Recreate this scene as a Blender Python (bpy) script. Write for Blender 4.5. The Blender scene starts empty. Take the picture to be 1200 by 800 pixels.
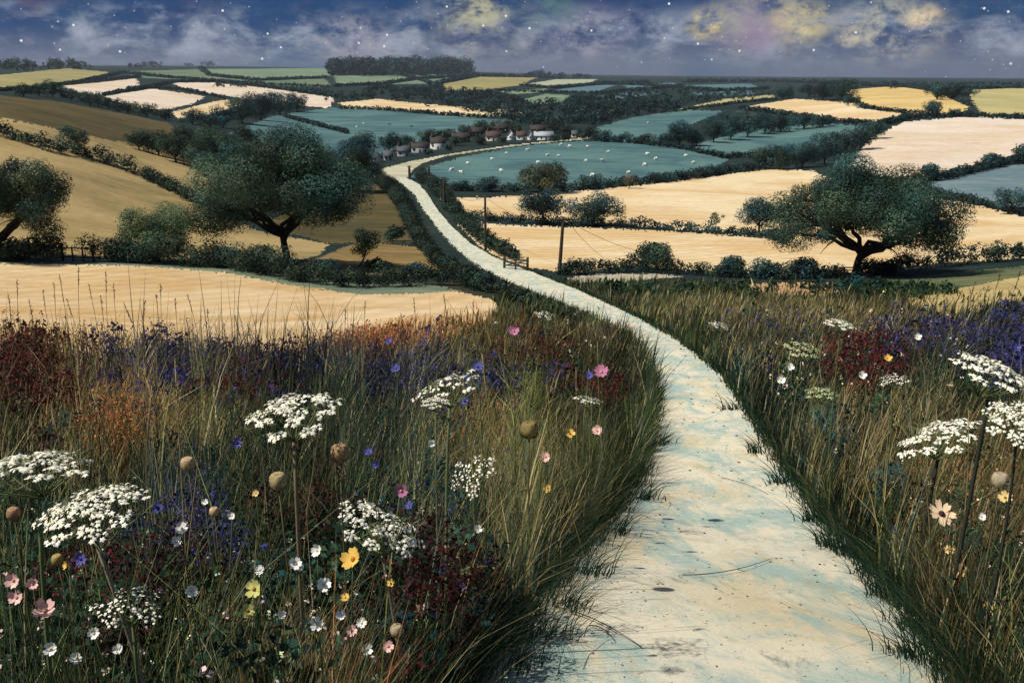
import bpy, math, random
import numpy as np
from mathutils import Vector
random.seed(7); RNG = np.random.default_rng(7)
R = math.radians
SC = bpy.context.scene
COL = SC.collection

# ------------------------------------------------------------------ camera geometry
F = 1040.0; HORIZON = 84.0
PITCH = math.atan((400-HORIZON)/F); CP, SP = math.cos(PITCH), math.sin(PITCH)
EYE = np.array([0.0, 0.0, 60.0])
def ray(px, v):
    a = (px-600)/F; b = (400-v)/F
    return np.array([a, CP + b*SP, -SP + b*CP])
def depth_of(p):
    d = np.asarray(p) - EYE
    return d[1]*CP - d[2]*SP
def mpp(p):                      # metres that one photograph pixel spans at a point
    return depth_of(p)/F
def lin(r, g, b):
    f = lambda c: (c/12.92 if c <= .04045 else ((c+.055)/1.055)**2.4)
    return np.array([f(r/255), f(g/255), f(b/255)])

# ------------------------------------------------------------------ the land as a height function
DS = np.array([2, 4, 8, 12, 22, 40, 70, 100, 150, 220, 300, 450, 600, 900, 1400, 2200, 3500, 6000, 9500.])
TAB = {
 -250: [540,438,378,332,296,212,140,105,105,103, 96, 90, 84, 80, 78, 78],
    0: [540,438,380,334,299,220,152,118,112,108,100, 93, 86, 80, 77, 77],
  200: [540,438,382,336,302,258,204,168,148,140,122,104, 92, 83, 78, 77],
  400: [540,440,385,341,310,280,242,212,180,160,138,113, 98, 87, 81, 80],
  550: [540,442,385,343,316,282,243,215,183,161,138,117,100, 90, 85, 84],
  700: [540,439,382,341,317,283,246,217,183,160,136,117,104, 96, 90, 88],
  900: [540,439,384,344,320,287,252,222,190,165,135,115,105, 98, 92, 90],
 1050: [540,439,383,345,321,287,256,226,186,158,126,108,103, 98, 93, 91],
 1200: [540,438,380,341,317,285,260,232,195,160,130,109,102, 97, 94, 92],
 1450: [540,438,380,341,317,285,260,232,195,160,130,109,102, 97, 94, 92]}
def pchip(x, y, xq):
    h = np.diff(x); d = np.diff(y)/h; m = np.zeros(len(x))
    for i in range(1, len(x)-1):
        if d[i-1]*d[i] > 0:
            w1 = 2*h[i]+h[i-1]; w2 = h[i]+2*h[i-1]
            m[i] = (w1+w2)/(w1/d[i-1]+w2/d[i])
    m[0], m[-1] = d[0], d[-1]
    k = np.clip(np.searchsorted(x, xq)-1, 0, len(h)-1); t = np.clip((xq-x[k])/h[k], 0, 1)
    return ((1+2*t)*(1-t)**2*y[k] + t*(1-t)**2*h[k]*m[k] + t*t*(3-2*t)*y[k+1] + t*t*(t-1)*h[k]*m[k+1])
LG = np.linspace(math.log(2), math.log(9500), 500)
AZC = []; COLS = []
for px, vs in TAB.items():
    el = []
    for D in DS[:3]: el.append(-(1.4+.35*D)/D)
    for v in vs:
        d = ray(px, v); el.append(d[2]/math.hypot(d[0], d[1]))
    AZC.append(math.atan((px-600)/F)); COLS.append(pchip(np.log(DS), np.array(el), LG))
AZC = np.array(AZC); COLS = np.array(COLS)
AG = np.linspace(AZC[0], AZC[-1], 260)
GRID = np.array([pchip(AZC, COLS[:, j], AG) for j in range(len(LG))]).T      # [az, lnD]
def height(x, y):
    x = np.asarray(x, float); y = np.asarray(y, float)
    D = np.hypot(x, y); az = np.arctan2(x, y)
    mid = .5*(AG[0]+AG[-1])
    azc = np.clip(az, AG[0], AG[-1])
    back = np.clip((np.abs(az)-1.2)/1.9, 0, 1); azc = azc*(1-back) + mid*back
    l = np.log(np.clip(D, 2, 9500))
    fi = (azc-AG[0])/(AG[1]-AG[0]); fj = (l-LG[0])/(LG[1]-LG[0])
    i = np.clip(fi.astype(int), 0, len(AG)-2); j = np.clip(fj.astype(int), 0, len(LG)-2)
    a = fi-i; b = fj-j
    e = GRID[i, j]*(1-a)*(1-b)+GRID[i+1, j]*a*(1-b)+GRID[i, j+1]*(1-a)*b+GRID[i+1, j+1]*a*b
    z = np.where(D < 2, -(1.4+.35*D), e*np.maximum(D, 2))
    amp = np.clip(D/30, 0, 1)
    z = z + .018*np.sin(x*2.1+1.3*np.sin(y*1.7))*np.sin(y*2.6+.7) + amp*.10*np.sin(x*.31+np.sin(y*.23))*np.sin(y*.27+1.1*np.sin(x*.19))
    z = z + np.clip((D-60)/200, 0, 1)*.35*np.sin(x*.061+1.7*np.sin(y*.043))*np.sin(y*.053+.5)
    return z + EYE[2]
TS = np.exp(np.linspace(math.log(1.1), math.log(9400), 900))
TN = np.exp(np.linspace(math.log(1.1), math.log(130), 240))
def at(px, v, h=0.0, TS=TS):
    """the first point of the land, raised by h, that the line of sight through a pixel meets"""
    d = ray(px, v); d = d/np.hypot(d[0], d[1])
    P = EYE + TS[:, None]*d
    g = P[:, 2] - height(P[:, 0], P[:, 1]) - h
    k = np.nonzero(g < 0)[0]
    if len(k) == 0:
        k0 = len(TS)*9//16; k = int(np.argmin(np.abs(g[k0:])/TS[k0:]))+k0; p = P[k]
    elif k[0] == 0: p = P[0]
    else:
        k = k[0]; t = g[k-1]/(g[k-1]-g[k]); p = P[k-1]*(1-t)+P[k]*t
    return np.array([p[0], p[1], float(height(p[0], p[1]))])
def at_dist(px, v, D):
    d = ray(px, v); d = d/np.hypot(d[0], d[1]); return EYE + d*D
def ground_under(p): return np.array([p[0], p[1], float(height(p[0], p[1]))])

# ------------------------------------------------------------------ mesh helpers
def mk(name, V, faces, mat, parent=None, col=None, smooth=False, origin=None):
    """one mesh object from arrays; faces is a list of (n,3) or (n,4) index arrays"""
    V = np.asarray(V, np.float32)
    if origin is not None: V = V - np.asarray(origin, np.float32)
    me = bpy.data.meshes.new(name)
    faces = [np.asarray(f, np.int32) for f in (faces if isinstance(faces, list) else [faces]) if len(f)]
    me.vertices.add(len(V)); me.vertices.foreach_set('co', V.ravel())
    nl = sum(f.size for f in faces); npoly = sum(len(f) for f in faces)
    me.loops.add(nl); me.loops.foreach_set('vertex_index', np.concatenate([f.ravel() for f in faces]))
    me.polygons.add(npoly)
    tot = np.concatenate([np.full(len(f), f.shape[1], np.int32) for f in faces])
    me.polygons.foreach_set('loop_start', np.concatenate([[0], np.cumsum(tot)[:-1]]).astype(np.int32))
    me.polygons.foreach_set('loop_total', tot)
    if smooth: me.polygons.foreach_set('use_smooth', np.ones(npoly, bool))
    if col is not None:
        a = me.color_attributes.new('col', 'FLOAT_COLOR', 'POINT')
        c = np.ones((len(V), 4), np.float32); c[:, :3] = col
        a.data.foreach_set('color', c.ravel())
    me.update(calc_edges=True)
    me.materials.append(mat)
    o = bpy.data.objects.new(name, me); COL.objects.link(o)
    if parent is not None: o.parent = parent
    elif origin is not None: o.location = Vector([float(c) for c in origin])
    return o
def tag(o, label=None, cat=None, group=None, kind=None):
    if label: o['label'] = label
    if cat: o['category'] = cat
    if group: o['group'] = group
    if kind: o['kind'] = kind
    return o
def empty(name, loc, rz=0.0):
    o = bpy.data.objects.new(name, None); COL.objects.link(o)
    o.location = Vector([float(c) for c in loc]); o.rotation_euler = (0, 0, rz); o.empty_display_size = .2
    return o
def copy_tree(o, parent=None):
    c = o.copy(); COL.objects.link(c)
    if parent is not None: c.parent = parent
    for ch in list(o.children): copy_tree(ch, c)
    return c
class MB:
    def __init__(s): s.V = []; s.F3 = []; s.F4 = []; s.C = []; s.n = 0
    def add(s, V, F, col=None):
        V = np.asarray(V, float); F = np.asarray(F, int)
        (s.F3 if F.shape[1] == 3 else s.F4).append(F+s.n); s.V.append(V); s.n += len(V)
        s.C.append(np.broadcast_to(np.array(col if col is not None else (1, 1, 1), float), (len(V), 3)))
        return s
    def tube(s, pts, rad, n=8, col=None, cap=True):
        pts = np.asarray(pts, float); k = len(pts); rad = np.broadcast_to(np.asarray(rad, float), (k,))
        tg = np.gradient(pts, axis=0); tg /= np.linalg.norm(tg, axis=1)[:, None]+1e-12
        ref = np.array([1., 0, 0]) if abs(tg[0][0]) < .8 else np.array([0, 1., 0])
        u = np.cross(tg, ref); u /= np.linalg.norm(u, axis=1)[:, None]+1e-12; w = np.cross(tg, u)
        a = np.arange(n)*2*math.pi/n
        V = pts[:, None, :] + rad[:, None, None]*(np.cos(a)[None, :, None]*u[:, None, :]+np.sin(a)[None, :, None]*w[:, None, :])
        i = np.arange(k-1)[:, None]*n; j = np.arange(n)[None, :]; j2 = (j+1) % n
        Fq = np.stack([i+j, i+j2, i+n+j2, i+n+j], -1).reshape(-1, 4)
        V = V.reshape(-1, 3)
        if cap:
            V = np.vstack([V, pts[:1], pts[-1:]]); c0, c1 = k*n, k*n+1
            jj = np.arange(n); T = np.vstack([np.stack([np.full(n, c0), (jj+1) % n, jj], -1), np.stack([np.full(n, c1), (k-1)*n+jj, (k-1)*n+(jj+1) % n], -1)])
            s.F3.append(T+s.n)
        s.F4.append(Fq+s.n); s.V.append(V); s.n += len(V)
        s.C.append(np.broadcast_to(np.array(col if col is not None else (1, 1, 1), float), (len(V), 3)))
        return s
    def box(s, c, h, rz=0.0, col=None):
        c = np.asarray(c, float); h = np.asarray(h, float)
        g = np.array([[x, y, z] for x in (-1, 1) for y in (-1, 1) for z in (-1, 1)], float)*h
        cr, sr = math.cos(rz), math.sin(rz); V = np.stack([g[:, 0]*cr-g[:, 1]*sr, g[:, 0]*sr+g[:, 1]*cr, g[:, 2]], -1)+c
        return s.add(V, [[0, 1, 3, 2], [4, 6, 7, 5], [0, 4, 5, 1], [2, 3, 7, 6], [0, 2, 6, 4], [1, 5, 7, 3]], col)
    def build(s, name, mat, parent=None, origin=None, smooth=False, col=False):
        fs = []
        if s.F3: fs.append(np.vstack(s.F3))
        if s.F4: fs.append(np.vstack(s.F4))
        return mk(name, np.vstack(s.V), fs, mat, parent, np.vstack(s.C) if col else None, smooth, origin)
def unit(n, rng=RNG):
    v = rng.normal(size=(n, 3)); return v/np.linalg.norm(v, axis=1)[:, None]

# ------------------------------------------------------------------ materials
def new_mat(name):
    m = bpy.data.materials.new(name); m.use_nodes = True
    nt = m.node_tree; nt.nodes.clear()
    return m, nt, (lambda t, **k: _node(nt, t, k)), nt.links.new
def _node(nt, t, k):
    n = nt.nodes.new(t)
    for a, b in k.items(): setattr(n, a, b)
    return n
def plain(name, rgb, rough=.8, var=.25, scale=6.0, spec=.2, bump=0.0):
    m, nt, N, L = new_mat(name)
    out = N('ShaderNodeOutputMaterial'); b = N('ShaderNodeBsdfPrincipled')
    tc = N('ShaderNodeTexCoord'); nz = N('ShaderNodeTexNoise'); nz.inputs['Scale'].default_value = scale; nz.inputs['Detail'].default_value = 5
    mp = N('ShaderNodeMapRange'); mp.inputs['To Min'].default_value = 1-var; mp.inputs['To Max'].default_value = 1+var
    mx = N('ShaderNodeMix', data_type='RGBA', blend_type='MULTIPLY'); mx.inputs['Factor'].default_value = 1
    mx.inputs['A'].default_value = (*rgb, 1)
    L(tc.outputs['Object'], nz.inputs['Vector']); L(nz.outputs['Fac'], mp.inputs['Value']); L(mp.outputs['Result'], mx.inputs['B'])
    L(mx.outputs['Result'], b.inputs['Base Color']); b.inputs['Roughness'].default_value = rough; b.inputs['Specular IOR Level'].default_value = spec
    if bump:
        bp = N('ShaderNodeBump'); bp.inputs['Strength'].default_value = bump; L(nz.outputs['Fac'], bp.inputs['Height']); L(bp.outputs['Normal'], b.inputs['Normal'])
    L(b.outputs['BSDF'], out.inputs['Surface'])
    return m
def leafy(name, trans=.3, rough=.7, spec=.15):
    """vegetation: each leaf carries its own colour; part of the light passes through it"""
    m, nt, N, L = new_mat(name)
    out = N('ShaderNodeOutputMaterial'); at_ = N('ShaderNodeAttribute', attribute_name='col')
    b = N('ShaderNodeBsdfPrincipled'); b.inputs['Roughness'].default_value = rough; b.inputs['Specular IOR Level'].default_value = spec
    t = N('ShaderNodeBsdfTranslucent'); mx = N('ShaderNodeMixShader'); mx.inputs['Fac'].default_value = trans
    L(at_.outputs['Color'], b.inputs['Base Color']); L(at_.outputs['Color'], t.inputs['Color'])
    L(b.outputs['BSDF'], mx.inputs[1]); L(t.outputs['BSDF'], mx.inputs[2]); L(mx.outputs['Shader'], out.inputs['Surface'])
    return m
def land(name, c1, c2, c3, s1=.03, s2=.6, rot=0.0, stretch=6.0, rows=0.0, bump=.3, contrast=.30):
    """soil, crop and turf: two colours in broad uneven patches, a third in streaks, fine grain on top"""
    m, nt, N, L = new_mat(name)
    out = N('ShaderNodeOutputMaterial'); b = N('ShaderNodeBsdfPrincipled'); b.inputs['Roughness'].default_value = .95; b.inputs['Specular IOR Level'].default_value = .08
    g = N('ShaderNodeNewGeometry')
    n1 = N('ShaderNodeTexNoise'); n1.inputs['Scale'].default_value = s1; n1.inputs['Detail'].default_value = 8; n1.inputs['Roughness'].default_value = .62; n1.inputs['Distortion'].default_value = .6
    r1 = N('ShaderNodeMapRange'); r1.inputs['From Min'].default_value = .5-.28*contrast; r1.inputs['From Max'].default_value = .5+.28*contrast
    mpn = N('ShaderNodeMapping'); mpn.inputs['Rotation'].default_value = (0, 0, rot); mpn.inputs['Scale'].default_value = (1, stretch, 1)
    n2 = N('ShaderNodeTexNoise'); n2.inputs['Scale'].default_value = s1*1.6; n2.inputs['Detail'].default_value = 9; n2.inputs['Roughness'].default_value = .7
    r2 = N('ShaderNodeMapRange'); r2.inputs['From Min'].default_value = .5; r2.inputs['From Max'].default_value = .74
    n3 = N('ShaderNodeTexNoise'); n3.inputs['Scale'].default_value = s2; n3.inputs['Detail'].default_value = 6; n3.inputs['Roughness'].default_value = .75
    r3 = N('ShaderNodeMapRange'); r3.inputs['To Min'].default_value = .62; r3.inputs['To Max'].default_value = 1.36
    m1 = N('ShaderNodeMix', data_type='RGBA'); m1.inputs['A'].default_value = (*c1, 1); m1.inputs['B'].default_value = (*c2, 1)
    m2 = N('ShaderNodeMix', data_type='RGBA'); m2.inputs['B'].default_value = (*c3, 1)
    m3 = N('ShaderNodeMix', data_type='RGBA', blend_type='MULTIPLY'); m3.inputs['Factor'].default_value = 1
    P = g.outputs['Position']
    L(P, n1.inputs['Vector']); L(P, mpn.inputs['Vector']); L(mpn.outputs['Vector'], n2.inputs['Vector']); L(P, n3.inputs['Vector'])
    L(n1.outputs['Fac'], r1.inputs['Value']); L(n2.outputs['Fac'], r2.inputs['Value']); L(n3.outputs['Fac'], r3.inputs['Value'])
    L(r1.outputs['Result'], m1.inputs['Factor']); L(m1.outputs['Result'], m2.inputs['A'])
    k = N('ShaderNodeMath', operation='MULTIPLY'); k.inputs[1].default_value = .75; L(r2.outputs['Result'], k.inputs[0]); L(k.outputs[0], m2.inputs['Factor'])
    L(m2.outputs['Result'], m3.inputs['A'])
    fac = r3.outputs['Result']
    if rows:
        w = N('ShaderNodeTexWave'); w.inputs['Scale'].default_value = rows; w.inputs['Distortion'].default_value = 2.5; w.inputs['Detail'].default_value = 3; w.inputs['Detail Scale'].default_value = .6
        mr = N('ShaderNodeMapping'); mr.inputs['Rotation'].default_value = (0, 0, rot); L(P, mr.inputs['Vector']); L(mr.outputs['Vector'], w.inputs['Vector'])
        r4 = N('ShaderNodeMapRange'); r4.inputs['To Min'].default_value = .93; r4.inputs['To Max'].default_value = 1.05; L(w.outputs['Fac'], r4.inputs['Value'])
        mm = N('ShaderNodeMath', operation='MULTIPLY'); L(fac, mm.inputs[0]); L(r4.outputs['Result'], mm.inputs[1]); fac = mm.outputs[0]
    L(fac, m3.inputs['B']); L(m3.outputs['Result'], b.inputs['Base Color'])
    bp = N('ShaderNodeBump'); bp.inputs['Strength'].default_value = bump; bp.inputs['Distance'].default_value = .2; L(n3.outputs['Fac'], bp.inputs['Height']); L(bp.outputs['Normal'], b.inputs['Normal'])
    L(b.outputs['BSDF'], out.inputs['Surface'])
    return m
LEAF = leafy('leaf_material', .22); GRASS = leafy('grass_material', .35); PETAL = leafy('petal_material', .15, .6)
BARK = plain('bark_material', (.045, .036, .027), .95, .5, 3.0, .1, .6)
STEM = leafy('stem_material', .15)
WOOD = plain('weathered_wood', (.05, .042, .035), .9, .4, 5.0, .1, .3)
WIRE = plain('wire_material', (.02, .02, .022), .6, .1)

# ------------------------------------------------------------------ fields: outlines on the land
A = lambda r, g, b, k=.82: lin(r, g, b)*k
FIELDS = []   # (label, category, outline in photograph pixels, material)
def field(label, c1, c2, c3, poly, **k):
    FIELDS.append((label, poly, (c1, c2, c3), k))
wheat = (A(226,198,152), A(208,172,118), A(236,216,184))
cream = (A(232,210,166), A(216,182,128), A(238,224,196))
pink = (A(228,210,188), A(216,192,160), A(238,228,210))
tan = (A(178,154,104), A(142,124,80), A(194,170,122))
brown = (A(98,86,54), A(76,72,46), A(120,102,64))
teal = (A(92,124,120), A(70,102,104), A(116,142,134))
green = (A(128,146,114), A(104,128,104), A(150,160,120))
olive = (A(166,154,100), A(140,136,90), A(186,172,120))
field('dark olive rough pasture on the crest of the hill beside the top edge of the tan slope', *brown, [(-300,112),(0,112),(60,118),(130,130),(200,145),(215,175),(130,166),(60,152),(0,140),(-300,140)], s1=.03)
field('narrow tan strip of stubble between the two hedges on the hill', *tan, [(-300,138),(0,138),(60,150),(130,165),(215,175),(270,200),(250,240),(235,236),(170,205),(115,184),(60,172),(0,152),(-300,150)], s1=.03)
field('broad tan hillside field behind the spreading oak', *tan, [(-300,152),(0,154),(60,174),(115,186),(170,208),(235,240),(300,270),(385,286),(372,300),(330,308),(240,304),(100,300),(0,299),(-300,297)], s1=.025)
field('golden stubble field between the flower meadow and the near hedge', *wheat, [(-300,304),(0,305),(150,309),(260,318),(340,332),(430,342),(520,338),(575,350),(585,362),(500,440),(-300,450)], s1=.05, s2=1.6, stretch=4, rows=.12)
field('grey green grass strip below the near hedge', A(122,132,108), A(102,118,98), A(156,150,114), [(-300,296),(0,298),(100,302),(200,307),(260,310),(340,324),(430,334),(500,332),(540,340),(490,344),(420,345),(340,334),(260,319),(150,311),(0,309),(-300,308)], s1=.09, s2=1.5)  # grey green band along the foot of the hedge, duller than the stubble
field('small brown slope beside the lane above the village', *brown, [(300,263),(345,246),(385,232),(425,218),(450,213),(466,230),(478,262),(486,284),(440,284),(384,285)], s1=.05)
field('rough tan pasture with scrub beside the bend of the lane', A(150,124,78), A(116,98,62), A(172,144,92), [(420,283),(430,284),(500,290),(520,303),(530,318),(480,324),(420,322),(345,314)], s1=.08)
field('pale olive field on the far crest beyond the round trees', *olive, [(-300,88),(0,88),(80,80),(140,86),(90,97),(45,103),(0,106),(-300,108)], s1=.01, s2=.2)
field('pale pink stubble field on the far slope, nearest the olive crest', *pink, [(72,100),(158,91),(162,100),(150,105),(125,112),(90,108)], s1=.01, s2=.2)
field('pale pink stubble field below the hedge on the far slope', *pink, [(122,113),(178,104),(240,113),(228,121),(192,129),(150,124)], s1=.01, s2=.2)
field('long pale pink stubble field reaching towards the valley woods', *pink, [(200,97),(250,97),(310,103),(392,115),(386,127),(330,121),(250,112),(215,104)], s1=.01, s2=.2)
field('small cream field in the hollow between the crest trees and the valley wood', *cream, [(200,132),(238,122),(272,115),(292,121),(240,136),(208,139)], s1=.015, s2=.2)
field('blue green pasture behind the oak and above the village', *teal, [(268,156),(320,136),(390,126),(450,129),(540,137),(600,141),(560,152),(500,163),(440,182),(400,180),(340,172),(285,166)], s1=.014, s2=.3)
field('long cream strip of stubble above the blue green pasture', *cream, [(396,121),(440,116),(520,124),(608,129),(612,136),(540,136),(470,129),(410,127)], s1=.015, s2=.3)
field('grey green field on the far skyline beside the hilltop wood', *green, [(240,81),(385,80),(388,89),(300,92),(250,88)], s1=.006, s2=.1)
field('dull green field below the skyline trees', A(116,130,100), A(96,114,92), A(134,140,106), [(140,84),(236,81),(250,90),(300,95),(380,92),(390,102),(330,101),(250,95),(160,91)], s1=.006, s2=.1)
field('pale green field directly below the hilltop wood', *green, [(392,88),(470,88),(480,93),(440,99),(395,101)], s1=.006, s2=.1)
field('grey green field right of the pale one below the hilltop wood', A(116,136,112), A(104,124,104), A(136,150,120), [(484,88),(560,87),(550,92),(512,98),(455,99),(488,94)], s1=.006, s2=.1)
field('olive field on the far rise beyond the valley wood', *olive, [(520,98),(560,90),(630,91),(612,100),(560,106),(520,106)], s1=.008, s2=.1)
field('bright pale strip of grass on the far rise', A(182,184,152), A(166,172,142), A(196,194,160), [(616,99),(652,93),(700,93),(690,98),(640,103)], s1=.008, s2=.1)
field('pale green field under the bright strip on the far rise', *green, [(582,107),(640,104),(640,108),(600,111)], s1=.008, s2=.1)
field('pale green field in a clearing of the valley wood', *green, [(614,117),(640,110),(668,112),(658,120),(630,123)], s1=.008, s2=.1)
for i, (l, p) in enumerate([('grey blue strip of far field beyond the valley wood', [(648,106),(700,99),(722,100),(700,108)]), ('second grey blue strip of far field', [(730,100),(790,97),(792,101),(740,106)]),
        ('far grey blue field on the plain below the skyline', [(800,100),(880,98),(890,103),(820,106)]), ('thin far field of pale blue green on the plain', [(700,112),(760,107),(775,110),(720,116)]),
        ('far strip of blue green pasture beside the cream hill', [(810,109),(880,106),(885,110),(826,114)])]):
    field(l, A(92,122,126), A(78,108,116), A(112,138,136), p, s1=.006, s2=.1)
field('large blue green sheep pasture in the valley below the village', *teal, [(478,208),(500,196),(540,184),(600,173),(660,166),(730,166),(800,173),(855,187),(832,201),(760,210),(690,219),(600,219),(530,216)], s1=.02, s2=.4)
field('blue green pasture right of the village wood', *teal, [(690,152),(740,138),(800,129),(850,130),(800,150),(775,167),(720,165)], s1=.014, s2=.3)
field('blue green pasture between two rows of dark trees', *teal, [(806,172),(880,152),(960,145),(1018,148),(1000,172),(950,174),(880,182),(838,181)], s1=.014, s2=.3)
field('cream stubble field below the far clump of trees', *cream, [(868,126),(930,116),(1000,121),(1050,130),(1062,139),(1020,146),(950,138),(900,131)], s1=.014, s2=.3)
field('golden field on the hill beside the far clump of trees', A(222,192,124), A(206,174,110), A(230,206,148), [(985,106),(1050,101),(1100,108),(1135,124),(1128,133),(1070,133),(1020,125)], s1=.012, s2=.3)
field('olive field at the crest beyond the pink slope', A(196,182,124), A(176,166,112), A(206,190,140), [(1130,106),(1200,103),(1500,103),(1500,136),(1200,134),(1150,133)], s1=.012, s2=.3)
field('thin olive strip of field leading to the far clump of trees', A(190,178,124), A(172,162,112), A(206,190,140), [(795,128),(850,116),(905,111),(910,116),(860,121),(806,130)], s1=.012, s2=.3)
field('large pale pink slope between the dark tree row and the hedge', *pink, [(992,196),(1022,160),(1060,143),(1130,137),(1200,140),(1500,150),(1500,172),(1200,178),(1150,192),(1085,208),(1030,206)], s1=.014, s2=.3)
field('grey blue pasture under the pink slope', A(120,140,140), A(100,122,128), A(138,154,148), [(1085,214),(1150,200),(1200,190),(1500,184),(1500,250),(1200,247),(1150,237),(1100,226)], s1=.02, s2=.4)
field('golden field behind the big oak, below the grey blue pasture', *cream, [(920,284),(960,256),(1010,235),(1086,229),(1150,242),(1200,254),(1500,270),(1500,300),(1200,302),(1080,310),(1000,320),(950,306)], s1=.025, s2=.6, rows=.09)
field('wide cream field below the sheep pasture', *cream, [(516,233),(600,230),(700,222),(780,214),(850,205),(900,198),(952,200),(1010,228),(950,262),(880,272),(800,268),(720,262),(640,258),(536,250)], s1=.025, s2=.6, rows=.09)
field('cream field behind the telegraph poles', *cream, [(534,260),(600,264),(720,268),(820,273),(900,279),(950,296),(985,316),(900,320),(800,316),(740,310),(690,318),(650,318),(600,310),(566,292)], s1=.03, s2=.8, rows=.09)
field('pinkish patch of dry grass before the oak', A(206,170,128), A(190,150,108), A(214,186,146), [(868,335),(905,331),(985,331),(1012,336),(960,346),(890,345)], s1=.1, s2=1.5)
field('dry yellow grass patch at the edge of the meadow', A(194,172,116), A(170,148,96), A(206,188,132), [(1060,350),(1120,338),(1200,322),(1500,320),(1500,356),(1200,355),(1130,368),(1080,370)], s1=.1, s2=1.5)
field('rough olive grass bank behind the meadow, right of the wide oak', A(104,108,74), A(76,88,62), A(140,134,92), [(1006,332),(1060,326),(1110,320),(1200,312),(1500,306),(1500,322),(1200,323),(1120,339),(1060,351),(1012,342)], s1=.1, s2=1.5)
field('pale chalky verge at the foot of the telegraph pole', A(190,178,150), A(150,146,124), A(206,190,162), [(662,326),(700,321),(770,321),(800,324),(740,329),(680,331)], s1=.12, s2=1.5)
PATH_L = [(330,1400),(430,1100),(545,800),(612,720),(660,660),(718,600),(752,550),(764,500),(768,470),(760,440),(735,400),(690,370),(624,344),(584,326),(550,306),(529,287),(511,266),(496,246),(486,229),(473,217),(461,209)]
PATH_R = [(1480,1400),(1330,1100),(1130,800),(1075,720),(1010,650),(960,600),(925,550),(890,500),(870,470),(850,440),(800,400),(745,370),(680,340),(630,321),(582,302),(552,285),(531,266),(513,245),(502,228),(492,216),(476,208)]
ROAD = [(438,206),(447,198),(480,189),(530,180),(600,170),(690,161),(692,162.6),(620,169),(560,177),(520,183.5),(496,191),(484,199),(478,208),(460,211)]

def polar(px, v):
    p = at(px, v); return math.atan2(p[0], p[1]), math.log(max(math.hypot(p[0], p[1]), .5))
def densify(poly, closed=True, step=14):
    out = []
    n = len(poly)
    for i in range(n if closed else n-1):
        a, b = poly[i], poly[(i+1) % n]; k = max(1, int(math.hypot(a[0]-b[0], a[1]-b[1])/step))
        out += [(a[0]+(b[0]-a[0])*t/k, a[1]+(b[1]-a[1])*t/k) for t in range(k)]
    if not closed: out.append(poly[-1])
    return out
def inside(poly, X, Y):
    res = np.zeros(len(X), bool); P = np.array(poly)
    bb = np.nonzero((X >= P[:, 0].min()) & (X <= P[:, 0].max()) & (Y >= P[:, 1].min()) & (Y <= P[:, 1].max()))[0]
    x, y = X[bb], Y[bb]; r = np.zeros(len(bb), bool)
    for i in range(len(P)):
        x1, y1 = P[i-1]; x2, y2 = P[i]
        if y1 == y2: continue
        c = ((y1 > y) != (y2 > y)) & (x < (x2-x1)*(y-y1)/(y2-y1)+x1); r ^= c
    res[bb] = r; return res
PATH_POLY = [polar(*q) for q in densify(PATH_L, False) + densify(PATH_R, False)[::-1]]
FIELD_POLYS = [[polar(*q) for q in densify(p)] for _, p, _, _ in FIELDS]
ROAD_POLY = [polar(*q) for q in densify(ROAD, step=8)]

# ------------------------------------------------------------------ the land mesh, split by what grows on it
az_f = np.linspace(R(-35), R(35), 720)
az_a = np.concatenate([np.linspace(R(-180), R(-35), 60)[:-1], az_f, np.linspace(R(35), R(180), 60)[1:]])
ln_a = np.concatenate([np.linspace(math.log(1.0), math.log(45), 420)[:-1], np.linspace(math.log(45), math.log(9400), 430)])
AZ, LN = np.meshgrid(az_a, ln_a, indexing='ij')
X = np.exp(LN)*np.sin(AZ); Y = np.exp(LN)*np.cos(AZ); Z = height(X, Y)
VV = np.stack([X, Y, Z], -1).reshape(-1, 3)
na, nl = AZ.shape
ii, jj = np.meshgrid(np.arange(na-1), np.arange(nl-1), indexing='ij')
i0 = (ii*nl+jj).ravel(); QUADS = np.stack([i0, i0+1, i0+nl+1, i0+nl], -1)[:, ::-1]
fa = (.25*(AZ[:-1, :-1]+AZ[1:, :-1]+AZ[:-1, 1:]+AZ[1:, 1:])).ravel(); fl = (.25*(LN[:-1, :-1]+LN[1:, :-1]+LN[:-1, 1:]+LN[1:, 1:])).ravel()
JR = np.random.default_rng(3); wob = .0008*JR.normal(size=len(fa))+.0009*np.sin(fl*260+fa*90)+.0006*np.sin(fl*610-fa*400)
FID = np.zeros(len(fa), int)
for k, P in enumerate(FIELD_POLYS): FID[inside(P, fa+wob, fl+wob*3+np.where(fl < 6.2, .006, .003)*JR.normal(size=len(fa)))] = k+2
FID[inside(ROAD_POLY, fa, fl)] = 1000
rag = .004*np.sin(fl*95+2*np.sin(fl*37))+.003*np.sin(fl*230)+.0035*JR.normal(size=len(fa))
FID[inside(PATH_POLY, fa+rag*(fl < 3.4), fl)] = 1
NRM = None
def land_part(name, sel, mat):
    q = QUADS[sel]; u, inv = np.unique(q.ravel(), return_inverse=True)
    return mk(name, VV[u], inv.reshape(-1, 4), mat, smooth=True)
GROUND = land('meadow_soil', np.array([.036,.036,.02]), np.array([.02,.03,.022]), np.array([.07,.055,.028]), s1=.2, s2=3.0)
FAR = land('rough_scrub', np.array([.020,.032,.026]), np.array([.013,.024,.022]), np.array([.034,.046,.034]), s1=.012, s2=.25, stretch=3)
near_sel = (FID == 0) & (fl < math.log(85)); far_sel = (FID == 0) & ~near_sel
tag(land_part('ground', near_sel, GROUND), 'dark soil under the flower meadow', kind='structure')
tag(land_part('terrain', far_sel, FAR), 'dark blue green rolling countryside between the fields', kind='structure')
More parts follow.
